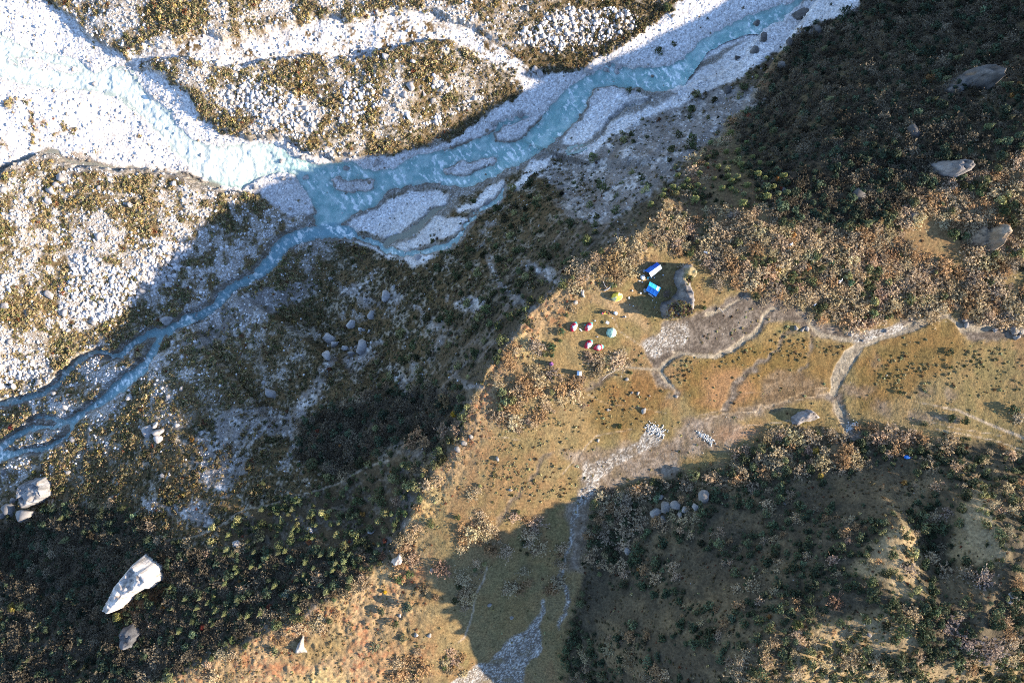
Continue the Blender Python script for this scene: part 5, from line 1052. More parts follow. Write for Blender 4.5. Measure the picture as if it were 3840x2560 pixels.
def crag(name, outline, top, h, stone_c, label, category, seed=0, tilt=(0, 0), grassy=None, step=.3, bed=.5, crown=0):
    O, T_ = pts_world(outline), pts_world(top)
    x = np.arange(O[:, 0].min() - 1, O[:, 0].max() + 1, step); y = np.arange(O[:, 1].min() - 1, O[:, 1].max() + 1, step)
    X, Y = np.meshgrid(x, y)
    wx = X + .5 * fbm(X / 1.6, Y / 1.6, seed + 3, 3); wy = Y + .5 * fbm(X / 1.6, Y / 1.6, seed + 4, 3)
    do, io = poly_dist(O, wx, wy); dt, it = poly_dist(T_, wx, wy)
    dt = np.where(it, 0, dt)
    f = np.where(io, do / (do + dt + 1e-6), 0) ** .8
    cxm, cym = T_.mean(0)
    hh = h * (1 + tilt[0] * (X - cxm) + tilt[1] * (Y - cym))
    cdx, cvx = cell(X / 2.6 + .35 * Y, Y / 2.2, seed + 8)
    z = f * hh + io * ((.40 * fbm(X / 2.4, Y / 2.4, seed, 4) + .35 * (1 - 2.5 * np.abs(fbm(X / 3.1, Y / 1.7, seed + 12, 3)))) * np.minimum(do, 1.5) + bed * 1.6 * (cvx - .5) * np.minimum(do, 1))
    g = ground_z(X, Y)
    Zr = np.where(io, g + np.maximum(z, -.3), g - .6 - 0 * X)
    ny, nx = X.shape; id_ = np.arange(nx * ny).reshape(ny, nx)
    q = np.stack([id_[:-1, :-1], id_[:-1, 1:], id_[1:, 1:], id_[1:, :-1]], -1).reshape(-1, 4)
    keep = io.ravel()[q].any(1); q = q[keep]
    used = np.unique(q); rm = np.zeros(nx * ny, int); rm[used] = np.arange(len(used))
    c = np.ones(X.shape + (3,)) * np.array(stone_c) * (1 + .45 * fbm(X / 1.1, Y / 1.1, seed + 5, 4) + .5 * (cvx - .5) - .35 * smooth(.5, .8, cdx))[..., None]
    lich = smooth(.25, .6, fbm(X / 1.7, Y / 1.7, seed + 6, 4))[..., None]
    c = c * (1 - .6 * lich) + np.array([.20, .13, .07]) * .6 * lich
    if grassy is not None:
        gd, gi = poly_dist(pts_world(grassy), wx, wy)
        m = (gi * smooth(0, 1.2, gd))[..., None]; c = c * (1 - m) + np.array([.30, .23, .11]) * (1 + .3 * fbm(X / .8, Y / .8, seed + 7, 3))[..., None] * m
    V = np.stack([X, Y, Zr], -1).reshape(-1, 3)[used]
    o = link(name, mesh_from(name, V, rm[q], np.clip(c, .02, .8).reshape(-1, 3)[used]), M_ROCK)
    o['label'] = label; o['category'] = category
    return o, (X, Y, Zr)

camp_out = Z(2360, 960, 6.27, (1290, 215), (1370, 195), (1440, 215), (1520, 300), (1540, 440), (1480, 560), (1420, 680), (1455, 780), (1480, 900), (1475, 1100), (1450, 1250), (1440, 1390), (1330, 1440), (1150, 1450), (950, 1490), (820, 1460), (755, 1370), (715, 1200), (740, 1060), (860, 1060), (980, 1000), (1080, 900), (1120, 720), (1060, 650), (1030, 500), (1060, 330), (1180, 290))
camp_top = Z(2360, 960, 6.27, (1310, 260), (1400, 240), (1480, 330), (1480, 440), (1380, 600), (1300, 720), (1390, 800), (1440, 900), (1430, 1150), (1400, 1370), (1250, 1420), (1000, 1450), (860, 1400), (830, 1290), (950, 1190), (1150, 1120), (1260, 1040), (1270, 900), (1200, 640), (1160, 450), (1200, 340))
outcrop, _oc = crag('outcrop', camp_out, camp_top, 4.7, (.16, .145, .135), 'rugged rock outcrop with grass on its crown behind the blue shelters', 'rock', 3, step=.28, tilt=(0, -.03),
                    grassy=Z(2360, 960, 6.27, (1190, 300), (1450, 230), (1540, 330), (1530, 470), (1420, 640), (1290, 700), (1170, 620), (1150, 450)))
crag('boulder', C(10, (735, 1085), (742, 1040), (800, 930), (850, 850), (900, 760), (990, 695), (1050, 715), (1115, 755), (1140, 800), (1145, 840), (1090, 890), (1000, 920), (940, 970), (880, 1030), (800, 1065)),
     C(10, (790, 1020), (860, 880), (930, 790), (1000, 715), (1080, 755), (1120, 800), (1050, 845), (960, 890), (900, 960), (840, 1020)), 9.0, (.50, .45, .41), 'tall pale slab boulder catching the sun, towering over the shaded corner wood', 'boulder', 11, tilt=(.012, .012), bed=.25)
crag('boulder', C(6, (1810, 650), (1815, 570), (1900, 510), (1990, 468), (2055, 480), (2085, 560), (2070, 625), (2050, 650), (1950, 610), (1890, 660)), C(6, (1970, 490), (2050, 490), (2072, 560), (2055, 610), (2010, 560)), 7.5, (.10, .095, .09), 'big triangular grey boulder standing alone in the dark wood', 'boulder', 21, bed=.25, tilt=(.085, -.02))
crag('boulder', C(6, (1690, 1130), (1760, 1105), (1870, 1103), (1950, 1140), (1960, 1180), (1900, 1225), (1840, 1230), (1750, 1190)), C(6, (1800, 1130), (1900, 1120), (1945, 1160), (1900, 1200), (1820, 1190)), 4.4, (.19, .17, .155), 'long rounded boulder half in sun on the edge of the dark wood', 'boulder', 31, tilt=(.05, -.05))
blk = C(10, (135, 200), (240, 155), (330, 150), (370, 210), (380, 270), (340, 300), (280, 330), (215, 360), (180, 310), (140, 260))
crag('boulder', blk, shrink(blk, .8), 5.0, (.21, .205, .205), 'huge blue-grey block boulder in the shade at the far-left valley floor', 'boulder', 41, bed=.6)
drk = C(10, (830, 1200), (915, 1160), (975, 1220), (950, 1290), (890, 1315), (850, 1260))
crag('boulder', drk, shrink(drk, .72), 4.0, (.10, .10, .105), 'dark boulder sunk in the trees under the tall pale slab', 'boulder', 51)
crag('boulder', C(9, (745, 1310), (790, 1270), (870, 1252), (915, 1275), (945, 1310), (900, 1335), (840, 1340), (790, 1372), (755, 1352)), C(9, (780, 1305), (820, 1275), (880, 1265), (905, 1285), (830, 1310)), 2.8, (.22, .20, .19), 'grey boulder lying alone on the meadow, thick bushes below it', 'boulder', 61)
crag('boulder', C(9, (1990, 100), (2005, 20), (2060, -10), (2090, 40), (2150, -15), (2195, 40), (2180, 110), (2130, 180), (2090, 120), (2050, 140)), C(9, (2100, 20), (2150, 0), (2180, 50), (2150, 120), (2110, 100)), 5.0, (.24, .18, .125), 'tall boulder with a brown sunlit face among tan bushes beside the clearing', 'boulder', 71)
cr_ = C(11, (340, 740), (370, 700), (410, 665), (430, 700), (420, 740), (375, 765))
crag('boulder', cr_, shrink(cr_, .6, 3, 0), 2.4, (.38, .32, .28), 'pale pointed boulder perched on the crest above the heath cushions', 'boulder', 81, step=.2)
ln_ = C(10, (2020, 1365), (2050, 1300), (2090, 1230), (2105, 1260), (2100, 1320), (2120, 1360))
crag('boulder', ln_, shrink(ln_, .55), 1.1, (.27, .24, .21), 'whitish leaning boulder among shrubs on the sunlit heath bank', 'boulder', 91, step=.2)

# growth on the lower, sunny end of the outcrop and along its foot
_X, _Y, _Zr = _oc
m_ = poly_dist(pts_world(Z(2360, 960, 6.27, (800, 1300), (900, 1120), (1100, 1050), (1280, 1120), (1380, 1260), (1420, 1380), (1250, 1440), (900, 1490), (780, 1440))), _X, _Y)[1] | (poly_dist(pts_world(Z(2360, 960, 6.27, (1270, 480), (1400, 480), (1430, 640), (1280, 660))), _X, _Y)[1])
jj, ii = np.where(m_); pk = R_.choice(len(ii), 330); gx_ = _X[jj[pk], ii[pk]] + R_.normal(size=330) * .2; gy_ = _Y[jj[pk], ii[pk]] + R_.normal(size=330) * .2
gt_ = np.where((R_.uniform(size=330) < .55)[:, None], np.array([.24, .21, .08]), np.array([.13, .075, .045])) * (1 + .3 * R_.normal(size=(330, 1)))
V, F, T = merged(CUSHION, R_.integers(0, len(CUSHION), 330), np.stack([gx_, gy_, _Zr[jj[pk], ii[pk]] + .02], 1), R_.uniform(.25, .65, 330), R_.uniform(0, 6.28, 330), np.clip(gt_, .02, .5))
link('outcrop_growth', mesh_from('outcrop_growth', V, F, T), M_LEAF, kind='stuff', label='low bushes growing over the sunny end of the outcrop')

def stones_along(name, pts, width, n, label):
    P_ = [np.array([*on_ground(*p)]) for p in pts]
    k_ = R_.integers(0, len(P_) - 1, n); t = R_.uniform(size=(n, 1)); A = np.array(P_)
    q = A[k_] * (1 - t) + A[k_ + 1] * t; q[:, :2] += R_.normal(size=(n, 2)) * width
    r = R_.uniform(.16, .42, n); q[:, 2] = ground_z(q[:, 0], q[:, 1]) + .08
    V, F, T = merged(PEBBLE, R_.integers(0, len(PEBBLE), n), q, r, R_.uniform(0, 6.28, n), R_.uniform(.34, .56, (n, 1)) * np.array([1, .98, .93]))
    link(name, mesh_from(name, V, F, T), M_ROCK, kind='stuff', label=label)
stones_along('stone_rubble', C(9, (108, 1412), (150, 1440), (215, 1478)), .5, 130, 'row of heaped white stones on the muddy meadow')
stones_along('stone_litter', C(9, (1125, 1395), (1160, 1375), (1195, 1355)), .5, 70, 'white stones heaped at the stream bend')
stones_along('stone_scatter', C(8, (2110, 1375), (2170, 1390), (2225, 1420)), .8, 160, 'white stones along the muddy gully head')

# ------------------------------------------------------------------ small builders for the camp
def plain(name, c, rough=.6, spec=.3, translucent=0.0, weave=.06):
    m = bpy.data.materials.new(name); m.use_nodes = True; nt = m.node_tree; N, Lk = nt.nodes, nt.links; b = N['Principled BSDF']
    nz = N.new('ShaderNodeTexNoise'); nz.inputs['Scale'].default_value = 3.5; nz.inputs['Detail'].default_value = 4
    tc = N.new('ShaderNodeTexCoord'); Lk.new(tc.outputs['Object'], nz.inputs['Vector'])
    rp = N.new('ShaderNodeValToRGB'); Lk.new(nz.outputs['Fac'], rp.inputs['Fac'])
    rp.color_ramp.elements[0].position = .3; rp.color_ramp.elements[1].position = .7
    rp.color_ramp.elements[0].color = (*[v * (1 - 2 * weave) for v in c], 1); rp.color_ramp.elements[1].color = (*[min(1, v * (1 + weave)) for v in c], 1)
    Lk.new(rp.outputs['Color'], b.inputs['Base Color']); b.inputs['Roughness'].default_value = rough; b.inputs['Specular IOR Level'].default_value = spec
    if translucent:
        tr = N.new('ShaderNodeBsdfTranslucent'); Lk.new(rp.outputs['Color'], tr.inputs['Color']); ms = N.new('ShaderNodeMixShader'); ms.inputs['Fac'].default_value = translucent
        Lk.new(b.outputs['BSDF'], ms.inputs[1]); Lk.new(tr.outputs['BSDF'], ms.inputs[2]); Lk.new(ms.outputs['Shader'], N['Material Output'].inputs['Surface'])
    return m
MT = {k_: plain(k_, c, r_, s_, t_) for k_, c, r_, s_, t_ in (
    ('red nylon', (.50, .015, .05), .55, .3, .12), ('white nylon', (.80, .80, .78), .5, .3, .12), ('turquoise nylon', (.06, .48, .52), .55, .3, .12), ('grey mesh', (.52, .54, .60), .8, .1, 0), ('mint canvas', (.42, .62, .50), .65, .2, .1), ('mint shade canvas', (.34, .55, .45), .65, .2, .1), ('yellow canvas', (.72, .55, .07), .65, .2, .1), ('pale yellow canvas', (.80, .72, .38), .65, .2, .1),
    ('blue tarp', (.012, .13, .50), .4, .4, .06), ('deep blue tarp', (.01, .08, .42), .4, .4, .06), ('sunlit blue tarp', (.03, .36, .66), .4, .4, .06), ('pale blue tarp', (.45, .58, .74), .4, .4, .06), ('white tarp', (.78, .80, .82), .4, .4, .06), ('purple cloth', (.20, .07, .20), .7, .2, 0), ('violet cloth', (.16, .04, .18), .7, .2, 0),
    ('bamboo', (.35, .25, .12), .7, .2, 0), ('rope', (.5, .46, .38), .9, .1, 0), ('white sack', (.76, .75, .72), .8, .2, 0), ('tan crate', (.42, .28, .12), .8, .2, 0), ('blue plastic', (.05, .25, .45), .35, .5, 0), ('grey plastic', (.3, .32, .34), .4, .4, 0), ('black cloth', (.02, .02, .025), .8, .2, 0), ('pink cloth', (.62, .10, .22), .8, .2, 0), ('orange cloth', (.65, .20, .04), .8, .2, 0), ('crimson cloth', (.35, .03, .05), .8, .2, 0),
    ('navy cloth', (.03, .045, .10), .8, .2, 0), ('skin', (.42, .24, .16), .6, .3, 0), ('hair', (.015, .012, .01), .6, .3, 0), ('dead wood', (.42, .38, .34), .9, .1, 0), ('yellow cloth', (.62, .45, .10), .8, .2, 0), ('steel', (.45, .46, .48), .3, .5, 0), ('old snow', (.78, .80, .84), .7, .3, 0))}

def empty(name, px, py, heading=0.0, **props):
    o = bpy.data.objects.new(name, None); COL.objects.link(o); o.location = on_ground(px, py); o.rotation_euler = (0, 0, heading); o.empty_display_size = .3
    for k_, v in props.items(): o[k_] = v
    return o
def bm_obj(name, bm, mat, parent=None, smooth_shade=False, solid=0.0, **props):
    bmesh.ops.recalc_face_normals(bm, faces=bm.faces)
    me = bpy.data.meshes.new(name); bm.to_mesh(me); bm.free()
    if smooth_shade: me.polygons.foreach_set('use_smooth', [True] * len(me.polygons))
    o = link(name, me, MT[mat] if isinstance(mat, str) else mat, parent, **props)
    if solid:
        md_ = o.modifiers.new('thickness', 'SOLIDIFY'); md_.thickness = solid; md_.offset = 0
    return o
def tube(bm, a, b, r0, r1=None, n=7):
    a, b = Vector(a), Vector(b); r1 = r0 if r1 is None else r1
    q = (b - a).to_track_quat('Z', 'Y'); L = []
    for p, r in ((a, r0), (b, r1)):
        L.append([bm.verts.new(p + q @ Vector((math.cos(6.2832 * i / n) * r, math.sin(6.2832 * i / n) * r, 0))) for i in range(n)])
    for i in range(n): bm.faces.new((L[0][i], L[0][(i + 1) % n], L[1][(i + 1) % n], L[1][i]))
    bm.faces.new(L[0][::-1]); bm.faces.new(L[1])
def box(bm, c, s, rz=0.0, bevel=.02):
    r = bmesh.ops.create_cube(bm, size=1.0); vs = r['verts']
    M_ = Matrix.Translation(c) @ Matrix.Rotation(rz, 4, 'Z') @ Matrix.Diagonal((*s, 1))
    bmesh.ops.transform(bm, matrix=M_, verts=vs)
    if bevel: bmesh.ops.bevel(bm, geom=list({e for v in vs for e in v.link_edges}), offset=bevel, segments=1, affect='EDGES')
def surface_parts(fn, us, vs, which):
    """split the surface fn(u, v) into one bmesh per name which(u, v) gives"""
    out = {}
    for i in range(len(us) - 1):
        for j in range(len(vs) - 1):
            nme = which(.5 * (us[i] + us[i + 1]), .5 * (vs[j] + vs[j + 1]))
            bm, cache = out.setdefault(nme, (bmesh.new(), {}))
            f = []
            for a, b in ((i, j), (i + 1, j), (i + 1, j + 1), (i, j + 1)):
                if (a, b) not in cache: cache[(a, b)] = bm.verts.new(fn(us[a], vs[b]))
                f.append(cache[(a, b)])
            try: bm.faces.new(f)
            except ValueError: pass
    for bm, _ in out.values(): bmesh.ops.remove_doubles(bm, verts=bm.verts, dist=.001)
    return {k_: v[0] for k_, v in out.items()}
def heading(x0, y0, x1, y1):
    return math.atan2(-(y1 - y0), x1 - x0)
def zc(x, y):      # notes taken on the first close-up of the camp
    return Z(1900, 900, 2.6133, (x, y))[0]
def zk(x, y):      # notes taken on the kitchen close-up
    return Z(2360, 960, 6.27, (x, y))[0]
def zt(x, y):      # notes taken on the tent close-up
    return Z(2080, 1050, 5.2275, (x, y))[0]

def hiking_tent(pos, front, label, style):
    (px, py), (fx, fy) = pos, front
    t = empty('tent', px, py, heading(px, py, fx, fy), label=label, category='tent', group='red and white tents of the camp')
    L_, W_, H_ = 1.72, .98, 1.25
    def fn(u, v):
        w = W_ * max(0, 1 - abs(u) ** 2.1) ** .7; h = H_ * max(0, 1 - abs(u) ** 2.0) ** .75
        a = v * math.pi / 2
        return (L_ * u, w * math.sin(a), h * max(0, math.cos(a)) ** .85 + .02)
    def which(u, v):
        if u > .70: return 'vestibule'
        if style == 'side':
            if -.30 < u < .12 and .12 < v < .42 - abs(u + .1) * .9: return 'window'
            if v < -.20 + .08 * math.sin(u * 5) and u > -.62: return 'white_panel'
            if -.36 < u < .26 and v < .42 - abs(u + .05) * 1.1: return 'white_panel'
        else:
            if -.15 < u < .12 and .05 < v < .32: return 'window'
            if -.34 < u < .30 and abs(v) < .62 - .9 * abs(u): return 'white_panel'
            if u > .56: return 'white_panel'
        return 'fly'
    ms = surface_parts(fn, np.linspace(-1, 1, 33), np.linspace(-1, 1, 25), which)
    mats = {'fly': 'red nylon', 'white_panel': 'white nylon', 'vestibule': 'turquoise nylon', 'window': 'grey mesh'}
    for k_, bm in ms.items(): bm_obj(k_, bm, mats[k_], t, True)
    for u in (-.45, .1, .6):                                                # the pole sleeves
        bm = bmesh.new(); pr = None
        for v in np.linspace(-1, 1, 13):
            p = Vector(fn(u, v)) * 1.01
            if pr is not None: tube(bm, pr, p, .012, n=5)
            pr = p
        bm_obj('pole_sleeve', bm, 'grey mesh', t)
    for sx_, sy_ in ((1, 1), (1, -1), (-1, 1), (-1, -1)):
        bm = bmesh.new(); tube(bm, (sx_ * .9, sy_ * .62, .72), (sx_ * 1.5, sy_ * 1.55, 0), .006, n=4); bm_obj('guy_rope', bm, 'rope', t)
    return t
hiking_tent(zt(375, 915), zt(425, 815), 'red and white tent with turquoise tip, nearest the cliff edge', 'side')
hiking_tent(zt(668, 912), zt(745, 820), 'red and white tent with turquoise tip, beside the leftmost one', 'side')
hiking_tent(zt(665, 1255), zt(750, 1165), 'red and white tent, the third below the upper pair', 'side')
hiking_tent(zt(863, 1318), zt(980, 1290), 'red tent with a white middle, lying crosswise with its tip to the right', 'cross')

def dome_tent(pos, R0, H_, n, rot, mats, label, stretch=1.0):
    t = empty('dome_tent', *pos, rot, label=label, category='tent')
    def fn(u, v):                                                           # u round, v up
        a = u * 2 * math.pi; seg = 2 * math.pi / n; k_ = (a % seg) - seg / 2
        flat = math.cos(seg / 2) / math.cos(k_)
        r = R0 * math.cos(v * math.pi / 2) ** .75 * (flat * .8 + .2)
        return (r * math.cos(a) * stretch, r * math.sin(a), H_ * math.sin(v * math.pi / 2) ** .95 + .02)
    ms = surface_parts(fn, np.linspace(0, 1, n * 6 + 1), np.linspace(0, 1, 13), lambda u, v: int(u * n))
    for k_, bm in ms.items(): bm_obj('door' if k_ == 0 else 'wall_panel', bm, mats[k_ % len(mats)], t, True)
    bm = bmesh.new()
    for i in range(n * 2):
        a0, a1 = math.pi * i / n, math.pi * (i + 1) / n
        p = [bm.verts.new(q) for q in ((R0 * .97 * stretch * math.cos(a0), R0 * .97 * math.sin(a0), .06), (R0 * .97 * stretch * math.cos(a1), R0 * .97 * math.sin(a1), .06), (R0 * 1.1 * stretch * math.cos(a1), R0 * 1.1 * math.sin(a1), .015), (R0 * 1.1 * stretch * math.cos(a0), R0 * 1.1 * math.sin(a0), .015))]
        bm.faces.new(p)
    bmesh.ops.remove_doubles(bm, verts=bm.verts, dist=.001)
    bm_obj('skirt', bm, mats[0], t)
    for i in range(n):
        a = 2 * math.pi * i / n; bm = bmesh.new(); pr = None
        for v in np.linspace(0, 1, 9):
            p = Vector(fn(i / n + 1e-5, v)) * 1.008
            if pr is not None: tube(bm, pr, p, .016, n=5)
            pr = p
        bm_obj('pole_sleeve', bm, mats[-1], t)
        bm = bmesh.new(); tube(bm, (R0 * .8 * stretch * math.cos(a), R0 * .8 * math.sin(a), H_ * .55), (R0 * 1.55 * stretch * math.cos(a), R0 * 1.55 * math.sin(a), 0), .007, n=4); bm_obj('guy_rope', bm, 'rope', t)
    bm = bmesh.new(); bmesh.ops.create_cone(bm, segments=10, radius1=.22, radius2=.05, depth=.12, cap_ends=True, matrix=Matrix.Translation((0, 0, H_ + .05))); bm_obj('vent_cap', bm, mats[-1], t)
    return t
dome_tent(zt(1112, 1028), 1.48, 1.95, 6, .3, ['mint canvas', 'mint canvas', 'mint shade canvas'], 'mint green dome tent standing alone on the camp lawn')
dome_tent(zt(1215, 325), 1.42, 2.0, 6, heading(1120, 350, 1320, 290), ['pale yellow canvas', 'yellow canvas', 'yellow canvas'], 'yellow dome tent below the blue shelters', 1.25)

def shelter(corners, ridge, zr, ze, mats, label, double=False):
    """a ridge of tarpaulin on poles. corners: eave A start, eave A end, eave B end, eave B start; ridge: start, end"""
    cx0, cy0 = np.mean(corners, 0)
    g = on_ground(cx0, cy0)
    t = empty('shelter', cx0, cy0, 0, label=label, category='tarp shelter', group='blue tarpaulin shelters of the camp')
    def loc(p, z):
        x, y = unproject(p[0], p[1], g.z + z); return Vector((x - g.x, y - g.y, z))
    A0, A1, B1, B0 = [loc(p, ze) for p in corners]; R0, R1 = [loc(p, zr) for p in ridge]
    def sheet(name, p00, p10, p01, p11, mat, sag=.07, lift=0.0, s=0):
        bm = bmesh.new(); nu, nv = 18, 10; G_ = []
        for i in range(nu + 1):
            row = []
            for j in range(nv + 1):
                u, v = i / nu, j / nv
                p = p00 * (1 - u) * (1 - v) + p10 * u * (1 - v) + p01 * (1 - u) * v + p11 * u * v
                wr = float(fbm(np.array([u * 5. + s]), np.array([v * 3. + s]), 7, 3)[0])
                p.z += lift - sag * math.sin(math.pi * v) * (.6 + .8 * abs(math.sin(u * 9.4))) * .8 + .05 * wr
                row.append(bm.verts.new(p))
            G_.append(row)
        for i in range(nu):
            for j in range(nv): bm.faces.new((G_[i][j], G_[i + 1][j], G_[i + 1][j + 1], G_[i][j + 1]))
        return bm_obj(name, bm, mat, t, False, .015)
    if double:
        mA0, mR0 = A0.lerp(A1, .55), R0.lerp(R1, .55)
        sheet('roof_sheet', R0, R1, A0 * 1.0 + (A1 - A0) * .0, A1, mats[0], s=1)
        off = (A0 - R0) * .16
        sheet('roof_sheet', R0 + Vector((0, 0, .03)), mR0 + Vector((0, 0, .03)), A0 + off, mA0 + off, mats[3], lift=.03, s=4)
    else:
        sheet('roof_sheet', R0, R1, A0, A1, mats[0], s=1)
    sheet('roof_sheet', R1, R0, B1, B0, mats[1], s=9)
    if not double:
        sheet('roof_patch', R1.lerp(R0, .10) + Vector((0, 0, .03)), R1.lerp(R0, .30) + Vector((0, 0, .03)), B1.lerp(B0, .10) + Vector((0, 0, .03)), B1.lerp(B0, .30) + Vector((0, 0, .03)), 'white tarp', lift=.03, s=13)
    dn = Vector((0, 0, -1))
    def wall(a, b, inset, mat):
        a = a + inset; b = b + inset
        sheet('wall_sheet', a, b, Vector((a.x, a.y, .03)), Vector((b.x, b.y, .03)), mat, sag=.0, s=a.x)
    inA = (R0 - A0); inA.z = 0; inA = inA.normalized() * .15; inB = -inA
    wall(A0, A1, inA, mats[2]); wall(B0, B1, inB, mats[2])
    gx = (R1 - R0).normalized() * .12
    for a, b, r_, s_ in ((A1, B1, R1, -1), ):
        bm = bmesh.new(); p = [bm.verts.new(q + gx * s_) for q in (a + inA, r_ - Vector((0, 0, .05)), b + inB, Vector((b.x, b.y, .03)) + inB, Vector((a.x, a.y, .03)) + inA)]; bm.faces.new(p); bm_obj('gable_sheet', bm, mats[2], t, solid=.015)
    for p in (A0 + inA * .5, A1 + inA * .5, B0 + inB * .5, B1 + inB * .5, R0 + gx * .5, R1 - gx * .5):
        bm = bmesh.new(); tube(bm, (p.x, p.y, -.1), (p.x, p.y, p.z - .04), .035); bm_obj('pole', bm, 'bamboo', t)
    bm = bmesh.new(); tube(bm, R0 - Vector((0, 0, .06)), R1 - Vector((0, 0, .06)), .04); bm_obj('ridge_pole', bm, 'bamboo', t)
    for p, d in ((A0, -inA), (A1, -inA), (B0, -inB), (B1, -inB)):
        q = p + d * 8; bm = bmesh.new(); tube(bm, p, (q.x, q.y, 0), .008, n=4); bm_obj('guy_rope', bm, 'rope', t)
    return t
shelter([zk(368, 352), zk(652, 142), zk(770, 288), zk(515, 500)], [zk(462, 395), zk(728, 205)], 2.5, 1.7, ['deep blue tarp', 'pale blue tarp', 'blue tarp', 'blue tarp'], 'upper blue tarpaulin shelter, its sunny roof side nearly white', True)  # sunny roof side has a paler tarp, sunlight put into its colour
shelter([zk(385, 802), zk(628, 957), zk(742, 742), zk(482, 600)], [zk(452, 688), zk(698, 838)], 2.4, 1.65, ['blue tarp', 'sunlit blue tarp', 'deep blue tarp'], 'lower bright blue tarpaulin shelter with a white patch, beside the outcrop')  # roof side towards the sun painted lighter than the other

def toilet_tent(pos, rot, s, H_, mats, label):
    t = empty('toilet_tent', *pos, rot, label=label, category='tent')
    h = s / 2; z0 = .02
    cor = [(-h, -h), (h, -h), (h, h), (-h, h)]
    for i in range(4):
        a, b = cor[i], cor[(i + 1) % 4]; bm = bmesh.new(); f = .92
        m_ = ((a[0] + b[0]) / 2 * .96, (a[1] + b[1]) / 2 * .96, H_ * .5)
        v = [bm.verts.new(q) for q in ((*a, z0), (*b, z0), (b[0] * f, b[1] * f, H_), (a[0] * f, a[1] * f, H_), m_)]
        for q in ((0, 1, 4), (1, 2, 4), (2, 3, 4), (3, 0, 4)): bm.faces.new([v[k_] for k_ in q])
        bm_obj('door' if i == 3 else 'wall_panel', bm, mats[0], t, solid=.01)
    for sx_, mm in ((-1, mats[1]), (1, mats[2])):
        bm = bmesh.new(); v = [bm.verts.new(q) for q in ((sx_ * h, -h, H_ - .02), (sx_ * h, h, H_ - .02), (0, h * .95, H_ + .22), (0, -h * .95, H_ + .22))]; bm.faces.new(v); bm_obj('roof_panel', bm, mm, t, solid=.02)
    for c_ in cor:
        bm = bmesh.new(); tube(bm, (c_[0] * .97, c_[1] * .97, 0), (c_[0] * .9, c_[1] * .9, H_), .018, n=6); bm_obj('pole', bm, 'steel', t)
        bm = bmesh.new(); tube(bm, (c_[0] * .92, c_[1] * .92, H_ * .95), (c_[0] * 2.6, c_[1] * 2.6, 0), .006, n=4); bm_obj('guy_rope', bm, 'rope', t)
toilet_tent(zc(708, 1303), -.06, 1.35, 2.1, ['pale blue tarp', 'pale blue tarp', 'white nylon'], 'tall narrow toilet tent with a white and pale blue roof')
toilet_tent(zc(437, 1212), .6, 1.0, 1.9, ['violet cloth', 'purple cloth', 'purple cloth'], 'small purple toilet tent among shrubs at the camp edge')

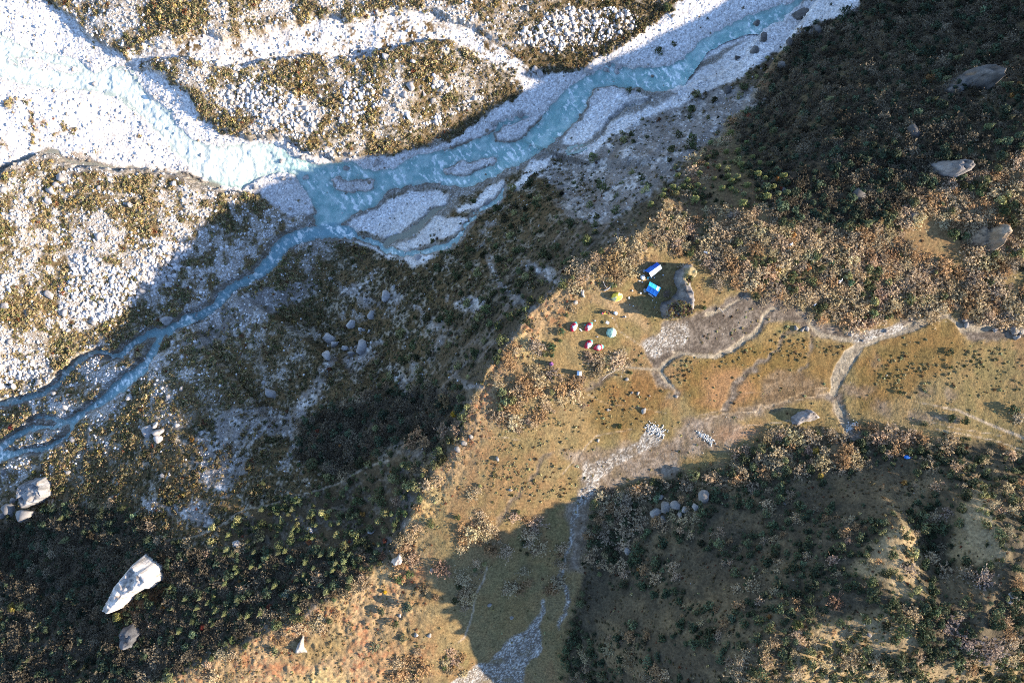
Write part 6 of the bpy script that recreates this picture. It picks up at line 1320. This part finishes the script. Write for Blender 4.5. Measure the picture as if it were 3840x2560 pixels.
# ------------------------------------------------------------------ people at the table, skinned over a jointed skeleton
def skin_mesh(name, verts, edges, radii, mat, parent, root=0):
    me = bpy.data.meshes.new(name); me.from_pydata(verts, edges, []); o = link(name, me, MT[mat], parent)
    sm = o.modifiers.new('skin', 'SKIN'); sm.use_smooth_shade = True
    for i, r in enumerate(radii):
        sv = me.skin_vertices[0].data[i]; sv.radius = (r, r) if not isinstance(r, tuple) else r
    me.skin_vertices[0].data[root].use_root = True
    o.modifiers.new('round', 'SUBSURF').levels = 1; o.modifiers['round'].render_levels = 1
    return o
def person(pos, rot, jacket, trousers, label, seated=True, reach=.3):
    t = empty('person', *pos, rot, label=label, category='person', group='people gathered on the camp lawn')
    hip = .50 if seated else .92
    v, e, r = [], [], []
    def add(p, rad, prev=None):
        v.append(p); r.append(rad)
        if prev is not None: e.append((prev, len(v) - 1))
        return len(v) - 1
    pel = add((0, 0, hip), .13); wa = add((.02, 0, hip + .20), .115, pel); ch = add((.03, 0, hip + .42), .15, wa); nk = add((.03, 0, hip + .56), .058, ch); hd = add((.05, 0, hip + .70), .098, nk); crn = add((.045, 0, hip + .80), .07, hd)
    ns = add((.15, 0, hip + .69), .018, hd)
    for s in (-1, 1):
        ear = add((.04, s * .105, hip + .70), .018, hd)
    J, Tq, hands = [pel, wa, ch], [], []
    arms, legs = [], []
    for s in (-1, 1):
        sh = add((.03, s * .19, hip + .47), .062, ch); el = add((.06 + reach * .3, s * .25, hip + .22), .045, sh); wr = add((.10 + reach, s * .20, hip + (.16 if seated else .02)), .034, el); pm = add((.17 + reach, s * .19, hip + (.15 if seated else -.05)), .036, wr)
        arms.append((sh, el, wr))
        for q in range(4):
            f1 = add((.21 + reach, s * (.16 + .022 * q), hip + (.14 if seated else -.09)), .010, pm); add((.235 + reach, s * (.162 + .02 * q), hip + (.115 if seated else -.12)), .009, f1)
        th = add((.19 + reach, s * .145, hip + (.155 if seated else -.06)), .011, pm)
        if seated: kn, an, toe = (.42, s * .13, hip + .0), (.44, s * .13, .09), (.60, s * .14, .05)
        else: kn, an, toe = (.04, s * .11, .50), (0, s * .12, .09), (.16, s * .13, .05)
        hj = add((.04, s * .10, hip - .03), .095, pel); k2 = add(kn, .068, hj); a2 = add(an, .045, k2); t2 = add(toe, .04, a2); legs.append((hj, k2, a2, t2))
    skin_mesh('body', v, e, r, 'skin', t)
    jv = [v[pel], v[wa], v[ch], tuple(np.array(v[nk]) - np.array([0, 0, .05]))]; jr = [.15, .14, .175, .085]; je = [(0, 1), (1, 2), (2, 3)]
    for a, b, c_ in arms:
        i = len(jv); jv += [v[a], v[b], v[c_]]; jr += [.08, .062, .05]; je += [(2, i), (i, i + 1), (i + 1, i + 2)]
    skin_mesh('jacket', jv, je, jr, jacket, t)
    tv, trr, te = [v[pel]], [.15], []
    for a, b, c_, d_ in legs:
        i = len(tv); tv += [v[a], v[b], v[c_]]; trr += [.108, .082, .062]; te += [(0, i), (i, i + 1), (i + 1, i + 2)]
    skin_mesh('trousers', tv, te, trr, trousers, t)
    hv = [(.02, 0, hip + .73), (.0, 0, hip + .80), (.06, 0, hip + .83)]
    skin_mesh('hair', hv, [(0, 1), (1, 2)], [.105, .09, .06], 'hair', t)
    for (a, b, c_, d_), s in zip(legs, (-1, 1)):
        bm = bmesh.new(); p = v[d_]; box(bm, (p[0] - .06, p[1], .05), (.27, .10, .10), 0, .025); bm_obj('boot', bm, 'black cloth', t)
    return t
def stool(pos, label):
    t = empty('stool', *pos, 0, label=label, category='stool', group='camp stools round the table')
    bm = bmesh.new(); box(bm, (0, 0, .36), (.36, .36, .03)); bm_obj('seat', bm, 'blue plastic', t)
    for sx_ in (-1, 1):
        for sy_ in (-1, 1): bm = bmesh.new(); tube(bm, (sx_ * .16, sy_ * .16, 0), (sx_ * .13, sy_ * .13, .35), .014, n=6); bm_obj('leg', bm, 'steel', t)
PEOPLE = [((925, 655), 0.2, 'pink cloth', 'navy cloth', 'person in a pink jacket seated at the end of the yellow table'), ((970, 628), -1.4, 'orange cloth', 'navy cloth', 'person in an orange jacket seated at the yellow table'), ((1025, 622), -1.6, 'black cloth', 'navy cloth', 'person in a black jacket seated at the yellow table'), ((1058, 655), 2.9, 'crimson cloth', 'black cloth', 'person in a crimson jacket seated beside the yellow table')]
for (x_, y_), a_, j_, tr_, lab in PEOPLE:
    stool(zt(x_, y_), 'low stool under the ' + lab.split(' seated')[0]); person(zt(x_, y_), a_, j_, tr_, lab)
person(zt(1074, 600), -2.2, 'black cloth', 'black cloth', 'person in black standing behind the table group', seated=False, reach=.1)
def table(pos, rot, sz_, mat, cloth, label):
    t = empty('camp_table', *pos, rot, label=label, category='table')
    bm = bmesh.new(); box(bm, (0, 0, .68), (*sz_, .035)); bm_obj('table_top', bm, mat, t)
    for sx_ in (-1, 1):
        for sy_ in (-1, 1): bm = bmesh.new(); tube(bm, (sx_ * sz_[0] * .46, sy_ * sz_[1] * .42, 0), (sx_ * sz_[0] * .42, sy_ * sz_[1] * .38, .67), .016, n=6); bm_obj('leg', bm, 'steel', t)
    if cloth: bm = bmesh.new(); box(bm, (0, 0, .71), (sz_[0] * .55, sz_[1] * 1.04, .012), 0, .004); bm_obj('runner', bm, cloth, t)
table(zt(1000, 650), .05, (1.5, .7), 'yellow cloth', None, 'narrow table with a yellow cloth among the seated people')
table(zt(1030, 835), -.45, (1.15, .8), 'grey plastic', 'white tarp', 'grey folding table with a white strip, above the mint dome tent')
def mast():
    t = empty('camp_pole', *zt(1108, 745), 0, label='tall thin pole casting a long shadow below the table group', category='pole')
    bm = bmesh.new(); tube(bm, (0, 0, -.2), (0, 0, 2.4), .035, .025); bm_obj('shaft', bm, 'bamboo', t)
    bm = bmesh.new(); bmesh.ops.create_uvsphere(bm, u_segments=10, v_segments=6, radius=.13, matrix=Matrix.Translation((0, 0, 2.45)) @ Matrix.Diagonal((1, 1, .7, 1))); bm_obj('knob', bm, 'white sack', t, True)
mast()
def sack(pos, s, mat, label, group=None, name='sack', cat='sack', h=.6, rot=0):
    t = empty(name, *pos, rot, label=label, category=cat)
    if group: t['group'] = group
    bm = bmesh.new(); bmesh.ops.create_icosphere(bm, subdivisions=2, radius=1)
    for v in bm.verts:
        n_ = v.co.normalized(); k_ = 1 + .12 * math.sin(5 * n_.x + 3 * n_.y) + .08 * math.sin(9 * n_.y + 4 * n_.z)
        v.co = Vector((math.copysign(abs(n_.x) ** .7, n_.x) * s[0], math.copysign(abs(n_.y) ** .7, n_.y) * s[1], n_.z * h * .5)) * k_; v.co.z += h * .46
    bm_obj('bag', bm, mat, t, True)
    bm = bmesh.new(); tube(bm, (s[0] * .8, 0, h * .62), (s[0] * 1.12, 0, h * .75), .05, .08); bm_obj('neck', bm, mat, t)
def crate(pos, s, mat, label, name='crate', cat='crate', rot=0, lid=None, group=None):
    t = empty(name, *pos, rot, label=label, category=cat)
    if group: t['group'] = group
    bm = bmesh.new(); box(bm, (0, 0, s[2] / 2), s, 0, .03); bm_obj('body', bm, mat, t)
    bm = bmesh.new(); box(bm, (0, 0, s[2] + .025), (s[0] * 1.04, s[1] * 1.04, .05), 0, .012); bm_obj('lid', bm, lid or mat, t)
    for sg in (-1, 1): bm = bmesh.new(); box(bm, (0, sg * (s[1] / 2 + .02), s[2] * .6), (s[0] * .35, .03, .04), 0, .008); bm_obj('handle', bm, 'grey plastic', t)
def drum(pos, r_, h, mat, lid, label, name='bucket', cat='bucket'):
    t = empty(name, *pos, 0, label=label, category=cat)
    bm = bmesh.new(); tube(bm, (0, 0, 0), (0, 0, h), r_ * .88, r_, 14); bm_obj('body', bm, mat, t)
    bm = bmesh.new(); tube(bm, (0, 0, h), (0, 0, h + .04), r_ * 1.05, r_ * 1.05, 14); bm_obj('lid', bm, lid, t)
sack(zt(1190, 645), (.46, .62), 'white sack', 'big white sack right of the table group', h=.75, rot=1.2); sack(zt(1205, 668), (.28, .36), 'white sack', 'smaller white sack leaning on the big one', h=.45)
sack(zt(1335, 725), (.30, .22), 'navy cloth', 'dark pack lying alone on the lawn', h=.4, name='pack', cat='pack'); sack(zt(1385, 718), (.20, .26), 'white sack', 'pale pack beside the dark pack', h=.4, name='pack', cat='pack')
crate(zt(512, 975), (1.05, .35, .06), 'white tarp', 'white board lying between the two upper red tents', 'board', 'board', -.9); sack(zt(595, 880), (.2, .14), 'turquoise nylon', 'small turquoise bag beside the second red tent', h=.22, name='pack', cat='pack')
sack(zt(790, 795), (.22, .18), 'white sack', 'small white bag right of the second red tent', h=.3); sack(zt(1180, 1085), (.3, .24), 'grey plastic', 'grey pack at the foot of the mint dome tent', h=.4, name='pack', cat='pack'); sack(zt(835, 1110), (.26, .2), 'grey plastic', 'grey pack left of the mint dome tent', h=.35, name='pack', cat='pack')
crate(zt(1458, 350), (.42, .6, .3), 'white sack', 'white box right of the yellow dome tent', 'box', 'box', .1); crate(zt(1470, 482), (.35, .25, .25), 'grey plastic', 'grey box below the yellow dome tent', 'box', 'box', .5); crate(zt(1540, 510), (.4, .2, .2), 'white sack', 'white box beside the shadow edge', 'box', 'box', .4)
sack(zk(312, 505), (.62, .75), 'white sack', 'great white sack between the two blue shelters', h=.8, rot=.7); sack(zk(335, 470), (.4, .36), 'white sack', 'white sack behind the great sack by the kitchen', h=.6)
crate(zk(362, 560), (.6, .5, .4), 'tan crate', 'tan crate beside the great white sack', rot=.1); crate(zk(408, 548), (.55, .5, .35), 'tan crate', 'tan crate nearest the blue barrel', rot=-.05)
drum(zk(428, 512), .26, .7, 'blue plastic', 'turquoise nylon', 'blue barrel beside the tan crates', 'barrel', 'barrel'); drum(zk(432, 545), .2, .4, 'blue plastic', 'white sack', 'small blue barrel with white lid by the tan crates', 'barrel', 'barrel'); drum(zk(508, 515), .18, .4, 'turquoise nylon', 'turquoise nylon', 'turquoise bucket under the corner of the upper shelter'); drum(zk(470, 498), .17, .35, 'white sack', 'white sack', 'white bucket beside the turquoise bucket'); drum(zk(585, 508), .17, .35, 'white sack', 'white sack', 'white bucket alone right of the turquoise bucket'); drum(zk(788, 450), .22, .45, 'grey plastic', 'steel', 'steel-lidded grey bucket in the outcrop shade'); drum(zk(300, 612), .2, .35, 'white sack', 'white sack', 'white bucket above the lower shelter')
sack(zk(238, 585), (.3, .2), 'white sack', 'white sack lying left of the white bucket', h=.3); crate(zk(265, 872), (.42, .5, .4), 'white sack', 'white box in the shade left of the lower shelter', 'box', 'box', .3); sack(zk(70, 815), (.22, .3), 'white sack', 'pale sack at the shade edge farthest left', h=.35); sack(zk(368, 810), (.5, .7), 'grey plastic', 'grey heap of covers at the lower shelter corner', h=.6, name='cover_bundle', cat='bundle'); sack(zk(342, 350), (.4, .55), 'grey plastic', 'grey heap of covers at the upper shelter corner', h=.6, name='cover_bundle', cat='bundle')
crate(zk(480, 902), (1.1, .3, .3), 'white sack', 'long white crate along the lower shelter wall', rot=-.55, group=None); crate(zk(528, 935), (.4, .3, .3), 'white sack', 'short white crate beside the long one', rot=-.5); crate(zk(552, 955), (.35, .3, .25), 'white sack', 'last white crate by the lower shelter corner', rot=-.6)
crate(zk(590, 1205), (.4, .2, .15), 'grey plastic', 'grey box alone in the outcrop shade', 'box', 'box', .3); drum(zk(630, 1092), .12, .25, 'turquoise nylon', 'white sack', 'small turquoise can in the outcrop shade', 'can', 'can'); drum(zk(545, 1042), .15, .25, 'white sack', 'white sack', 'white can in the outcrop shade', 'can', 'can')
sack((3400, 1712), (1.0, .6), 'blue tarp', 'blue tarpaulin bundle in the bushes on the hillside', h=.8, name='cover_bundle', cat='bundle')
# ------------------------------------------------------------------ dead wood and last snow
def snag(px_pts, branches, r0, label, name='dead_trunk'):
    P0 = on_ground(*px_pts[0]); t = empty(name, *px_pts[0], 0, label=label, category='dead tree')
    def w(p, h): q = on_ground(*p); return tuple(q - P0 + Vector((0, 0, h)))
    v = [w(p, .2 + .25 * i) for i, p in enumerate(px_pts)]; e = [(i, i + 1) for i in range(len(v) - 1)]; r = [r0 * (1 - .55 * i / len(v)) for i in range(len(v))]
    skin_mesh('trunk', v, e, r, 'dead wood', t)
    for start, pts in branches:
        vv = [v[start]] + [w(p, .5 + .25 * i) for i, p in enumerate(pts)]
        skin_mesh('branch', vv, [(i, i + 1) for i in range(len(vv) - 1)], [r0 * .55 * (1 - .6 * i / len(vv)) for i in range(len(vv))], 'dead wood', t)
snag([zt(960, 210), zt(1010, 190), zt(1040, 180), zt(1080, 140), zt(1140, 60)], [(2, [zt(985, 120), zt(940, 20)]), (3, [zt(1100, 90), zt(1115, 70)])], .28, 'bleached forked trunk lying above the yellow dome tent')
snag([zt(575, 345), zt(560, 290), zt(530, 240), zt(512, 190)], [(1, [zt(590, 280)])], .26, 'bleached trunk on the rim above the leftmost tent')
snag([C(8, (1870, 940))[0], C(8, (1885, 985))[0], C(8, (1830, 1015))[0], C(8, (1795, 1050))[0]], [(1, [C(8, (1865, 965))[0]])], .13, 'pale driftwood branch lying across the small stream path')
snag([Z(2380, 1150, 4.481, (1405, 10))[0], Z(2380, 1150, 4.481, (1430, 40))[0], Z(2380, 1150, 4.481, (1480, 100))[0]], [(1, [Z(2380, 1150, 4.481, (1390, 40))[0]])], .14, 'thin pale branch on the mud beside the stream head')
for k_, (p, s, lab) in enumerate((((1080, 370), .9, 'white snow scrap beside the pale green bush in the rusty slope'), ((740, 118), .6, 'white snow scrap high in the thicket behind the outcrop'), ((158, 176), .8, 'white snow scrap at the shaded thicket edge by the outcrop lawn'), ((905, 530), .5, 'small snow scrap near the stream head'))):
    q = C(9, p)[0]; t = empty('snow_patch', *q, R_.uniform(0, 6), label=lab, category='snow')
    t.location.z += .9
    bm = bmesh.new(); c0 = bm.verts.new((0, 0, .12)); ring = [bm.verts.new((math.cos(a) * s * R_.uniform(.5, 1.2), math.sin(a) * s * .5 * R_.uniform(.5, 1.2), 0)) for a in np.linspace(0, 6.28, 12)[:-1]]
    low = [bm.verts.new((v.co.x * .9, v.co.y * .9, -.9)) for v in ring]
    for i in range(11): bm.faces.new((c0, ring[i], ring[(i + 1) % 11])); bm.faces.new((ring[i], low[i], low[(i + 1) % 11], ring[(i + 1) % 11]))
    bm_obj('snow', bm, 'old snow', t)
